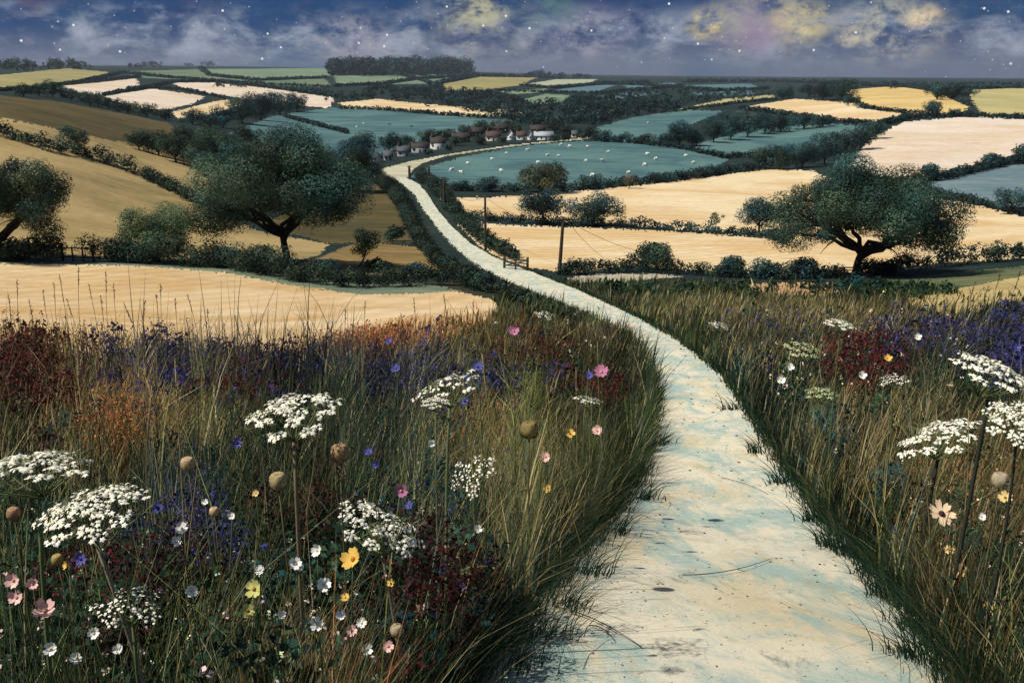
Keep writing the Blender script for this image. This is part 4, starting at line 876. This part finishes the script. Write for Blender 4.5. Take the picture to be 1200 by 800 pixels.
def stem_mesh(root, B, T, r0, r1, rng, col=(.10,.13,.05), wob=.03, leafy_=0, parent_name='stem'):
    L_ = np.linalg.norm(T-B); side = np.array([rng.normal(), rng.normal(), 0])*wob*L_
    pts = bez(B-np.array([0, 0, .03]), (B+T)/2+side, T, 9)
    MB().tube(pts, np.linspace(r0, r1, 9), 7, col=col).build(parent_name, STEM, root, origin=B, smooth=True, col=True)
    for k in range(leafy_):
        j = 2+k; p = pts[j]; a_ = rng.uniform(0, 6.28); d = np.array([math.cos(a_), math.sin(a_), .45]); m = MB()
        ln = L_*.16; e = p+d*ln
        m.tube(bez(p, p+d*ln*.5+np.array([0, 0, .02]), e, 5), np.linspace(r1*.6, r1*.25, 5), 4, col=col)
        for q in range(7):
            t = .3+.1*q; c = p+(e-p)*t; sd = np.cross(d, [0, 0, 1.]); w = ln*.28*(1.1-t)
            for s_ in (-1, 1):
                m.add([c, c+sd*s_*w*.6+d*w*.5+np.array([0, 0, .004]), c+sd*s_*w+d*w*.9, c+sd*s_*w*.35+d*w*.7], [[0, 1, 2, 3]], col=np.array(col)*.8)
        m.build('leaf', STEM, root, origin=B, col=True)
    return pts
def off_path(px, v, D):
    """how far along the line of sight a plant can stand without rooting in the path"""
    for k in range(40):
        p = at_dist(px, v, D); a_, l_ = math.atan2(p[0]-.06, p[1]), math.log(math.hypot(p[0], p[1])); a2 = math.atan2(p[0]+.06, p[1])
        if not inside(PATH_POLY, np.array([a_, a2]), np.array([l_, l_])).any(): return D
        D *= 1.06
    return D
def umbel(label, px, v, D, wpx, var=0, tilt=(0, 0), stemcol=(.12,.15,.06), leaf=2, group='white umbel flowers in the meadow'):
    D = off_path(px, v, D); rng = np.random.default_rng(int(px*3+v)); T0 = at_dist(px, v, D); s = mpp(T0); w = wpx*s
    tilt = (tilt[0], tilt[1]-.28); node = T0+np.array([-tilt[0]*w*.3, 0, -.36*w*.75]); B = ground_under(node+np.array([rng.normal()*.05, .05, 0])); root = empty('umbel_flower', B)
    stem_mesh(root, B, node, max(.0045, w*.032), max(.003, w*.02), rng, stemcol, .03, leaf)
    for nm, me in (('ray_cluster', UM[var][0]), ('flower_head', UM[var][1])):
        o = bpy.data.objects.new(nm, me); COL.objects.link(o); o.parent = root; o.location = Vector(node+np.array([0, 0, .36*w*.85])-B); o.scale = (w, w, w*.85); o.rotation_euler = (tilt[1], tilt[0], rng.uniform(0, 6))
    return tag(root, label, 'flower', group)
umbel('broad flat white umbel cut by the picture edge, above the domed one', 44, 553, 1.95, 118, 0, (.1,.12))
umbel('domed white umbel on a straight pale stem, below the broad flat one', 112, 605, 1.8, 120, 1, (.12,.15), (.22,.2,.12))
umbel('large white umbel standing above two brown seed heads', 343, 488, 2.15, 112, 2, (.02,.10), (.2,.15,.09))
umbel('tall white umbel with splayed green rays in front of the violet drift', 530, 455, 2.5, 84, 3, (.15,.0), (.14,.17,.07))
umbel('small cream umbel tucked below the tall one with splayed rays', 510, 473, 2.4, 34, 1, (0, .2), (.16,.18,.08), 0)
umbel('side view of a half open umbel on curved green rays above the path bank', 563, 558, 2.3, 60, 3, (.5,-.1), (.14,.17,.07), 1)
umbel('drooping white umbel leaning to the right above the yellow flower', 459, 623, 1.85, 100, 2, (.42,.1), (.22,.16,.12))
umbel('ragged white umbel low in the grass with loose florets', 154, 712, 1.75, 84, 3, (.05,.25), (.1,.13,.05))
umbel('highest white umbel on dark rays at the edge of the right hand meadow', 1166, 442, 2.3, 100, 0, (.12,-.05), (.03,.035,.025))
umbel('tilted white umbel on dark forked rays beside the path grasses', 1093, 514, 2.05, 92, 2, (-.35,.1), (.03,.035,.025))
umbel('white umbel half cut by the picture edge, between the highest and the tilted one', 1190, 496, 2.1, 78, 1, (-.2,.05), (.03,.035,.025))
umbel('small white umbel among the grasses above the maroon drift', 985, 382, 6.5, 34, 1, (0,.1), (.1,.13,.05), 0)
umbel('greenish half open umbel in front of the maroon drift', 942, 412, 5.5, 42, 4, (.1,.1), (.1,.13,.05), 0)
umbel('small loose white umbel below the violet drift', 1048, 446, 4.5, 34, 3, (.1,.1), (.1,.13,.05), 0)
umbel('low greenish white umbel beside the dark path grass', 962, 463, 4.6, 38, 4, (0,.2), (.1,.13,.05), 0)
umbel('small white umbel by the bend of the path', 638, 370, 9.5, 24, 3, (0,.1), (.1,.13,.05), 0)
umbel('small grey white umbel on the bank over the path', 688, 470, 4.6, 36, 3, (0,.1), (.1,.13,.05), 0)
umbel('tiny white umbel in the rough grass right of the path', 843, 382, 10, 24, 3, (0,.1), (.1,.13,.05), 0)
umbel('buff seeding umbel with incurved dark rays by the red drift', 585, 665, 1.95, 40, 4, (0,-.2), (.07,.045,.03), 0)

def lathe(prof, n=14):
    prof = np.array(prof, float); a = np.arange(n)*2*math.pi/n; k = len(prof)
    V = np.stack([prof[:, None, 0]*np.cos(a), prof[:, None, 0]*np.sin(a), np.broadcast_to(prof[:, None, 1], (k, n))], -1).reshape(-1, 3)
    i = np.arange(k-1)[:, None]*n; j = np.arange(n)[None]; j2 = (j+1) % n
    return V, np.stack([i+j, i+j2, i+n+j2, i+n+j], -1).reshape(-1, 4)
def seed_head(label, px, v, D, wpx, col):
    D = off_path(px, v, D); rng = np.random.default_rng(int(px+v*7)); T = at_dist(px, v, D); s = mpp(T); r = wpx*s*.42; base = T-np.array([0, 0, r*1.1]); B = ground_under(base+np.array([rng.normal()*.03, .03, 0])); root = empty('seed_head', B)
    stem_mesh(root, B, base, r*.12, r*.09, rng, (.13,.10,.05), .02, 0)
    V, Fq = lathe([(.02,0),(.5,.08),(.86,.5),(1,1.0),(.95,1.5),(.78,1.85),(.7,1.95),(.35,1.9),(.02,1.88)], 16)
    V[:, :2] *= (1+.07*np.cos(8*np.arctan2(V[:, 1], V[:, 0])))[:, None]
    k = V[:, 2]/1.95; cc = np.array(col)[None]*(.7+.5*rng.random((len(V), 1)))
    mk('pod', base+V*r, Fq, PETAL, root, cc, True, B)
    m = MB()
    for q in range(14):
        a_ = q*.449; d = np.array([math.cos(a_), math.sin(a_), 0])
        m.add([base+d*r*.3, base+d*r*.9+np.array([0, 0, r*.25]), base+d*r*1.25+np.array([0, 0, r*.9]), base+d*r*.85+np.array([0, 0, r*.45])], [[0, 1, 2, 3]], col=np.array(col)*.4)
    for q in range(110):
        d = unit(1, rng)[0]; c0 = base+np.array([d[0]*.9, d[1]*.9, 1.0+d[2]*.92])*r; e = c0+(d+np.array([0, 0, .35]))*r*.3; sd = np.cross(d, unit(1, rng)[0])*r*.06
        m.add([c0-sd, c0+sd, e], [[0, 1, 2]], col=np.clip(np.array(col)*rng.uniform(.5, 1.3), 0, .9))
    m.build('bract', STEM, root, origin=B, col=True)
    return tag(root, label, 'seed head', 'round seed heads in the meadow')
seed_head('largest brown round seed head, right under the large umbel', 398, 530, 2.1, 25, (.40,.25,.13))
seed_head('buff round seed head on a stalk beneath the large umbel', 326, 563, 2.0, 24, (.42,.33,.16))
seed_head('pale buff seed head beside the violet drift', 220, 543, 2.2, 19, (.50,.36,.20))
seed_head('olive seed head in the golden grass of the path bank', 620, 503, 2.5, 24, (.26,.20,.07))
seed_head('brown seed head below the broad flat umbel at the picture edge', 16, 601, 1.9, 18, (.40,.24,.13))
seed_head('small pale orange seed head between the umbel and the blue flower', 251, 599, 2.0, 13, (.58,.40,.22))
seed_head('small yellow brown seed head under the domed umbel', 67, 655, 1.8, 15, (.42,.30,.10))
seed_head('buff seed head beneath the tilted umbel', 1172, 562, 2.1, 22, (.42,.34,.22))
seed_head('dull brown seed head low in the grass near the red drift', 491, 716, 1.85, 17, (.24,.17,.10))
seed_head('pale tan seed head low in the foreground grasses', 465, 738, 1.8, 18, (.42,.33,.2))

def petals(col, n, L_, W_, cup, rng, notch=.0):
    V = []; Fq = []; C = []; b = 0
    for q in range(n):
        a_ = q*2*math.pi/n+rng.normal()*.08; d = np.array([math.cos(a_), math.sin(a_), 0]); sd = np.array([-d[1], d[0], 0]); cu = cup*(1+.3*rng.normal())
        for t, w in ((0.0, .22), (.35, .75), (.7, 1.0), (1.0, .62)):
            z = cu*t*t*L_+(.03*L_*rng.normal() if t > .5 else 0)
            V += [d*L_*(.08+.92*t)-sd*W_*w*.5+[0, 0, z+.06*L_*w], d*L_*(.08+.92*t*(1-notch*(t == 1.0)))+[0, 0, z], d*L_*(.08+.92*t)+sd*W_*w*.5+[0, 0, z+.06*L_*w]]
        for r_ in range(3):
            for c_ in range(2): Fq.append([b+r_*3+c_, b+r_*3+c_+1, b+(r_+1)*3+c_+1, b+(r_+1)*3+c_])
        C += [np.clip(np.array(col)*(.85+.3*rng.random()), 0, .88)]*12; b += 12
    return np.array(V), np.array(Fq), np.array(C)
def flower(name, label, px, v, D, wpx, col, centre, n=5, cup=.3, wide=.9, tilt=.7, group=None, stemcol=(.07,.10,.04)):
    D = off_path(px, v, D); rng = np.random.default_rng(int(px*5+v*3)); T = at_dist(px, v, D); s = mpp(T); r = wpx*s/2; B = ground_under(T+np.array([rng.normal()*.04, .05+.03*rng.random(), 0])); root = empty(name, B)
    stem_mesh(root, B, T-np.array([0, 0, r*.15]), max(.0016, r*.09), max(.0012, r*.07), rng, stemcol, .04, 0)
    V, Fq, C = petals(col, n, r, 2*math.pi*r/n*wide*.62, cup, rng, .12)
    rx = tilt*rng.uniform(.7, 1.2); ry = rng.normal()*.35
    o = mk('corolla', V, Fq, PETAL, root, C, True); o.location = Vector(T-B); o.rotation_euler = (rx, ry, 0)
    Vc, Fc = lathe([(.01,.22),(.12,.2),(.2,.1),(.2,0)], 10)
    c = mk('flower_centre', Vc*r*1.1, Fc, PETAL, root, np.array(centre)[None]*np.ones((len(Vc), 1)), True); c.location = Vector(T-B); c.rotation_euler = (rx, ry, 0)
    return tag(root, label, 'flower', group)
YL = (.72,.46,.10); PK = (.78,.48,.42); WH = (.80,.79,.72); BL = (.10,.10,.34); CR = (.80,.58,.36)
G1, G2, G3, G4 = 'yellow flowers in the meadow', 'pink flowers in the meadow', 'small white flowers in the meadow', 'blue flowers in the meadow'
flower('orange_flower', 'cream orange open flower with dark centre standing by the path grasses', 1103, 602, 2.0, 34, CR, (.05,.02,.02), 7, .15, .9, .55)
flower('yellow_flower', 'large yellow orange flower under the drooping umbel', 414, 655, 1.85, 28, YL, (.5,.2,.03), 5, .5, 1.1, .9, G1)
for px, v, w, l in [(1178,583,16,'pale orange flower right of the cream orange one at the picture edge'), (1158,712,15,'lowest yellow flower at the right edge of the meadow'), (1125,668,17,'yellow flower below the cream orange open flower'), (1112,644,12,'small pale yellow flower just above the lower yellow one'), (405,700,11,'small yellow bloom under the large yellow orange flower'), (290,715,17,'apricot flower beside the yellow green leaves low in the grass'), (298,690,22,'yellow green flower above the apricot one'), (78,662,10,'tiny yellow bloom left of the domed umbel stem'), (458,683,10,'small orange bloom below the drooping umbel'), (300,578,9,'tiny cream yellow bloom left of the buff seed head'), (668,508,12,'yellow flower on the golden bank above the path'), (642,572,11,'yellow bloom on the path bank below the olive seed head'), (1040,420,10,'small yellow bloom right of the maroon drift')]:
    flower('yellow_flower', l, px, v, 1.9 if v > 540 else 3.2, w, (.75,.55,.22) if 'pale' in l or 'cream' in l else (.55,.52,.16) if 'green' in l else YL, (.3,.16,.04), 5, .4, 1.0, .8, G1)
for px, v, w, l in [(53,715,26,'large pale pink flower low beside the ragged umbel'), (20,700,18,'pale pink flower at the picture edge above the large pink one'), (16,680,18,'uppermost pale pink flower at the picture edge'), (38,684,14,'pink flower between the domed umbel stem and the picture edge'), (473,772,16,'lone pink flower lowest among the grasses before the path'), (455,757,14,'pink bloom just above the lone lowest one'), (412,738,14,'dusty pink bloom left of the pale tan seed head'), (705,436,18,'rosy flower over the path bank'), (470,575,16,'plum pink flower left of the half open umbel'), (602,388,14,'mauve pink flower at the bend of the path'), (700,505,13,'salmon flower on the golden bank'), (560,700,12,'salmon bloom in the red drift'), (640,535,13,'peach flower on the path bank')]:
    flower('pink_flower', l, px, v, 1.85 if v > 560 else 3.0 if v > 480 else 6.0, w, (.42,.16,.26) if 'plum' in l or 'mauve' in l or 'rosy' in l else PK, (.5,.3,.15), 5, .5, 1.1, .9, G2)
wf = [(380,685,17),(347,660,15),(372,645,15),(352,664,10),(372,731,17),(213,619,15),(207,634,12),(225,692,15),(305,668,12),(272,604,9),(240,588,8),(110,742,14),(60,760,16),(90,770,14),(140,760,13),(330,720,10),(430,760,14),(400,720,12),(424,730,13),(560,620,10),(505,520,9),(1010,440,10),(1075,395,9),(915,445,11),(925,430,10),(1150,605,10)]
wf.sort()
for i, (px, v, w) in enumerate(wf):
    flower('white_flower', f'small white five petalled flower in the meadow, {ORD[i]}', px, v, 1.85 if v > 570 else 3.2 if v > 500 else 5.0, w, WH, (.6,.5,.15), 5, .5, 1.1, .9, G3)
bf = [(95,655,20),(185,595,16),(517,668,17),(541,688,14),(572,660,16),(277,519,16),(432,530,14),(440,545,12),(465,432,16),(545,470,14),(310,640,11),(480,592,14),(455,400,12),(560,430,18),(1048,620,12),(1190,408,14),(690,440,14)]
bf.sort()
for i, (px, v, w) in enumerate(bf):
    flower('blue_flower', f'violet blue ragged flower in the meadow, {ORD[i]}', px, v, 1.85 if v > 570 else 2.4 if v > 500 else 3.4, w*.82, BL, (.05,.04,.14), 9, .45, .8, .8, G4)

# tall grass stalks standing out above the meadow
def stalk(label, px, vt, D, col, headcol, seed, head=.32):
    D = off_path(px, vt, D); rng = np.random.default_rng(seed); T = at_dist(px, vt, D); s = mpp(T)
    B = ground_under(T+np.array([rng.normal()*.12-.05, .05, 0])); root = empty('grass_stalk', B); r = max(.0022, .35*s)
    pts = stem_mesh(root, B, T, r*1.2, r*.6, rng, col, .05, 0)
    L_ = np.linalg.norm(T-B); m = MB(); ax = (pts[-1]-pts[-3]); ax /= np.linalg.norm(ax)
    hl = min(.26, L_*head); 
    m.tube([pts[-1]-ax*hl, pts[-1]], max(.002, .3*s), 4, col=headcol)
    for q in range(26):
        t = rng.random(); p = T-ax*hl*t; d = unit(1, rng)[0]*np.array([1, 1, .3])+ax*1.2; d /= np.linalg.norm(d); w = max(.005, .75*s); ln = w*(2.2+rng.random()*1.6)*(.6+.8*math.sin(math.pi*min(1, t+.15)))
        sd = np.cross(d, unit(1, rng)[0]); sd /= np.linalg.norm(sd)
        m.add([p, p+d*ln*.5+sd*w*.5, p+d*ln, p+d*ln*.5-sd*w*.5], [[0, 1, 2, 3]], col=np.array(headcol)*(.7+.6*rng.random()))
    m.build('seed_spike', STEM, root, origin=B, col=True)
    return tag(root, label, 'grass stalk', 'tall grass stalks')
sl = [(10,345),(20,328),(34,352),(50,340),(63,330),(70,322),(78,350),(92,312),(104,333),(118,346),(124,318),(133,332),(145,355),(170,352),(183,345),(188,333),(205,350),(220,345),(243,362),(262,378),(275,370),(290,380),(405,362),(428,352),(485,350),(520,345),(555,352),(470,368)]
sl.sort()
for i, (px, vt) in enumerate(sl):
    c = random.choice([(.06,.055,.03), (.05,.05,.03), (.16,.12,.06), (.07,.08,.04)]); stalk(f'tall thin grass stalk before the golden stubble field, {ORD[i]}', px, vt, random.uniform(9, 17), c, np.array(c)*.9, 900+i)
sr = [(1062,345),(1085,352),(1100,338),(1110,348),(1128,340),(1143,330),(1158,336),(1172,322),(1186,344),(1196,318)]
for i, (px, vt) in enumerate(sr):
    c = random.choice([(.05,.045,.03), (.10,.075,.04)]); stalk(f'tall dark grass stalk before the dry yellow patch, {ORD[i]}', px, vt, random.uniform(10, 18), c, np.array(c)*.8, 950+i)
st = [(108,460),(166,430),(205,420),(240,470),(178,452),(60,480),(565,415),(590,470),(640,450),(675,430),(700,400),(1020,470),(1045,455),(1090,470),(990,520),(1135,480)]
st.sort()
for i, (px, vt) in enumerate(st):
    stalk(f'straw coloured grass stalk in the near meadow, {ORD[i]}', px, vt, random.uniform(2.6, 5), (.40,.30,.14), (.36,.26,.12), 980+i, .25)

# twigs and pebbles on the path
TW = plain('twig_bark', (.05,.042,.034), .9, .3, 30.0)
def twig(label, q):
    p = [at(*e)+np.array([0, 0, .012]) for e in q]; m = MB().tube(bez(p[0], p[1]+np.array([0, 0, .03]), p[2], 8), np.linspace(.004, .002, 8), 5)
    mid = bez(p[0], p[1], p[2], 8)[4]; m.tube([mid+np.array([0, 0, .015]), mid+np.array([.05, -.05, .02])], [.0026, .0012], 5)
    tag(m.build('twig', TW, origin=p[0]), label, 'twig', 'twigs lying on the path')
twig('longest bare twig lying from the left grass onto the path', [(650,712),(700,728),(752,760)]); twig('second twig beside the longest one on the left of the path', [(690,735),(705,738),(720,752)])
twig('thin dark twig at the middle of the path', [(800,675),(855,680),(905,655)]); twig('fine twig across the upper path near the right grass', [(845,560),(880,570),(900,580)]); twig('pale curved twig at the left path edge under the bank', [(735,590),(760,585),(768,572)])
rng = np.random.default_rng(5); Vs = []; Cs = []; Fs = []; b = 0
az = rng.uniform(-.25, .6, 6000); l = rng.uniform(math.log(2.2), math.log(30), 6000); ok = inside(PATH_POLY, az, l) & (rng.random(6000) < .4)
ico = np.array([[0,0,1],[.9,0,.3],[.28,.85,.3],[-.73,.53,.3],[-.73,-.53,.3],[.28,-.85,.3],[.5,.5,-.5],[-.5,.5,-.5],[-.5,-.5,-.5],[.5,-.5,-.5]])
icf = np.array([[0,1,2],[0,2,3],[0,3,4],[0,4,5],[0,5,1],[1,6,2],[2,7,3],[3,7,8],[3,8,4],[4,8,5],[5,9,1],[1,9,6],[2,6,7],[5,8,9]])
for a_, l_ in zip(az[ok], l[ok]):
    D = math.exp(l_); x, y = D*math.sin(a_), D*math.cos(a_); r = max(.004, .0012*D)*(.5+1.2*rng.random()**2)
    Vs.append(ico*np.array([r*rng.uniform(.8, 1.5), r*rng.uniform(.8, 1.3), r*.6])+[x, y, float(height(x, y))+r*.2]); Fs.append(icf+b); b += 10
    Cs.append(np.tile(np.array([.10,.09,.075])*rng.uniform(.4, 3.2), (10, 1)))
tag(mk('pebbles', np.vstack(Vs), np.vstack(Fs), STEM, col=np.vstack(Cs), smooth=False), 'small dark pebbles and crumbs scattered over the path', 'pebbles', kind='stuff')

# ------------------------------------------------------------------ light, sky, camera
SUN_EL, SUN_AZ = R(53), R(-106)          # azimuth from straight ahead; the sun stands to the viewer's left
sd = np.array([math.sin(SUN_AZ)*math.cos(SUN_EL), math.cos(SUN_AZ)*math.cos(SUN_EL), math.sin(SUN_EL)])
sun = bpy.data.lights.new('sun', 'SUN'); sun.energy = 4.2; sun.angle = R(.6); sun.color = (1, .955, .885)
so = bpy.data.objects.new('sun', sun); COL.objects.link(so); so.rotation_euler = Vector([float(c) for c in sd]).to_track_quat('Z', 'Y').to_euler(); so.location = (0, 0, 200)
W = bpy.data.worlds.new('World'); SC.world = W; W.use_nodes = True
nt = W.node_tree; nt.nodes.clear(); L = nt.links.new; N = lambda t, **k: _node(nt, t, k)
out = N('ShaderNodeOutputWorld')
tc = N('ShaderNodeTexCoord'); V = tc.outputs['Generated']
def noise(s, d=6, r=.6, dist=0.0, sc=(1, 1, 1), off=(0, 0, 0)):
    mp = N('ShaderNodeMapping'); mp.inputs['Scale'].default_value = sc; mp.inputs['Location'].default_value = off; L(V, mp.inputs['Vector'])
    n = N('ShaderNodeTexNoise'); n.inputs['Scale'].default_value = s; n.inputs['Detail'].default_value = d; n.inputs['Roughness'].default_value = r; n.inputs['Distortion'].default_value = dist; L(mp.outputs['Vector'], n.inputs['Vector']); return n.outputs['Fac']
def rngn(f, a, b, lo=0.0, hi=1.0, smooth=True):
    n = N('ShaderNodeMapRange'); n.inputs['From Min'].default_value = a; n.inputs['From Max'].default_value = b; n.inputs['To Min'].default_value = lo; n.inputs['To Max'].default_value = hi
    if smooth: n.interpolation_type = 'SMOOTHSTEP'
    L(f, n.inputs['Value']); return n.outputs['Result']
def mul(a, b):
    n = N('ShaderNodeMath', operation='MULTIPLY'); L(a, n.inputs[0])
    if isinstance(b, (int, float)): n.inputs[1].default_value = b
    else: L(b, n.inputs[1])
    return n.outputs[0]
def mixc(f, a, c, isnode=False):
    n = N('ShaderNodeMix', data_type='RGBA')
    if isinstance(f, float): n.inputs['Factor'].default_value = f
    else: L(f, n.inputs['Factor'])
    L(a, n.inputs['A'])
    if isnode: L(c, n.inputs['B'])
    else: n.inputs['B'].default_value = (*c, 1)
    return n.outputs['Result']
sep = N('ShaderNodeSeparateXYZ'); L(V, sep.inputs[0]); EL = sep.outputs['Z']
base = N('ShaderNodeRGB'); base.outputs[0].default_value = (*lin(104,112,136), 1)
c = mixc(rngn(EL, .004, .05), base.outputs[0], lin(34,70,116))
c = mixc(mul(rngn(noise(5, 3, .5, 0, (1, 1, 2.4)), .5, .66), .38), c, lin(62,66,106))
c = mixc(mul(rngn(noise(4, 3, .5, 0, (1, 1, 3), (3.1, 0, 0)), .5, .62), .6), c, lin(48,82,120))
band = mul(rngn(EL, .0, .025), rngn(EL, .075, .04))
cl = mul(rngn(noise(13, 10, .66, .25, (1, 1, 2.2)), .44, .68), band)
c = mixc(mul(cl, .85), c, lin(166,174,190))
c = mixc(mul(mul(rngn(noise(30, 10, .75, .2, (1, 1, 1.8), (1, 2, 3)), .5, .72), band), .45), c, lin(186,186,196))
c = mixc(mul(rngn(noise(22, 8, .7, .5, (1, 1, 4), (5, 2, 0)), .56, .72), .4), c, lin(88,84,110))
grain = noise(90, 4, .7, .3, (1, 1, 2))
def glow(px, v, rad, col, amt, c, flat=1.6):
    d = ray(px, v); d = d/np.linalg.norm(d)
    mp = N('ShaderNodeMapping'); mp.inputs['Location'].default_value = (-d[0], -d[1], -d[2]*flat); mp.inputs['Scale'].default_value = (1, 1, flat); L(V, mp.inputs['Vector'])
    ln = N('ShaderNodeVectorMath', operation='LENGTH'); L(mp.outputs['Vector'], ln.inputs[0])
    g = rngn(ln.outputs['Value'], rad, rad*.15)
    g = mul(g, rngn(noise(22, 10, .72, .2, (1, 1, 1.6), (px*.01, 0, 0)), .40, .60))
    return mixc(mul(g, amt), c, col)
for px, v, rad, col, amt in [(560,14,.042,lin(222,212,152),.95), (835,28,.036,lin(240,218,136),1.0), (935,26,.046,lin(236,216,146),1.0), (1080,20,.026,lin(246,220,176),1.0), (1040,35,.075,lin(200,196,176),.85), (900,24,.09,lin(176,172,160),.7), (560,26,.09,lin(168,172,164),.6), (1000,42,.022,lin(230,214,180),.9), (880,36,.060,lin(150,132,160),.8), (690,40,.060,lin(176,172,186),.8), (410,45,.060,lin(172,170,182),.8), (180,14,.022,lin(180,184,200),.8), (100,32,.022,lin(176,180,196),.8), (30,4,.040,lin(84,62,96),.5), (640,10,.05,lin(96,128,130),.8)]:
    c = glow(px, v, rad, col, amt, c)
c2 = N('ShaderNodeMix', data_type='RGBA', blend_type='MULTIPLY'); c2.inputs['Factor'].default_value = 1; L(c, c2.inputs['A']); L(rngn(grain, .3, .7, .88, 1.12, False), c2.inputs['B']); c = c2.outputs['Result']
# stars
def stars(scale, rad, c, amt):
    vo = N('ShaderNodeTexVoronoi'); vo.inputs['Scale'].default_value = scale; L(V, vo.inputs['Vector'])
    return mixc(mul(rngn(vo.outputs['Distance'], rad, rad*.55), amt), c, (1.0, .98, .92))
c = stars(58, .085, c, .95); c = stars(120, .08, c, .7)
nk = N('ShaderNodeTexSky', sky_type='NISHITA'); nk.sun_disc = False; nk.sun_elevation = SUN_EL; nk.sun_rotation = SUN_AZ
bg1 = N('ShaderNodeBackground'); L(nk.outputs['Color'], bg1.inputs['Color']); bg1.inputs['Strength'].default_value = .06  # unseen daylight sky overhead, added as brighter fill above the dusk band
bg2 = N('ShaderNodeBackground'); L(c, bg2.inputs['Color']); bg2.inputs['Strength'].default_value = .78
ms = N('ShaderNodeMixShader'); L(rngn(EL, .16, .5), ms.inputs['Fac']); L(bg2.outputs[0], ms.inputs[1]); L(bg1.outputs[0], ms.inputs[2]); L(ms.outputs[0], out.inputs['Surface'])

def haze_box(density):
    m, nt2, N2, L2 = new_mat('haze_air'); o2 = N2('ShaderNodeOutputMaterial'); pv = N2('ShaderNodeVolumePrincipled')
    pv.inputs['Color'].default_value = (.62,.72,.82,1); pv.inputs['Density'].default_value = density; pv.inputs['Anisotropy'].default_value = .2; L2(pv.outputs['Volume'], o2.inputs['Volume'])
    lo = float(VV[:, 2].min())-1; hi = float(max(EYE[2], VV[:, 2].max()))+45
    b_ = MB().box((0, 0, (lo+hi)/2), (9900, 9900, (hi-lo)/2)).build('haze', m); tag(b_, 'thin blue evening haze lying over the countryside', 'haze', kind='stuff')
haze_box(4e-5)
cam = bpy.data.cameras.new('camera'); cam.sensor_width = 36; cam.lens = F/1200*36; cam.clip_end = 30000; cam.clip_start = .05
co = bpy.data.objects.new('camera', cam); COL.objects.link(co); co.location = Vector(EYE); co.rotation_euler = (math.pi/2-PITCH, 0, 0); SC.camera = co
SC.view_settings.view_transform = 'Standard'; SC.view_settings.look = 'None'; SC.view_settings.exposure = .32; SC.view_settings.gamma = 1
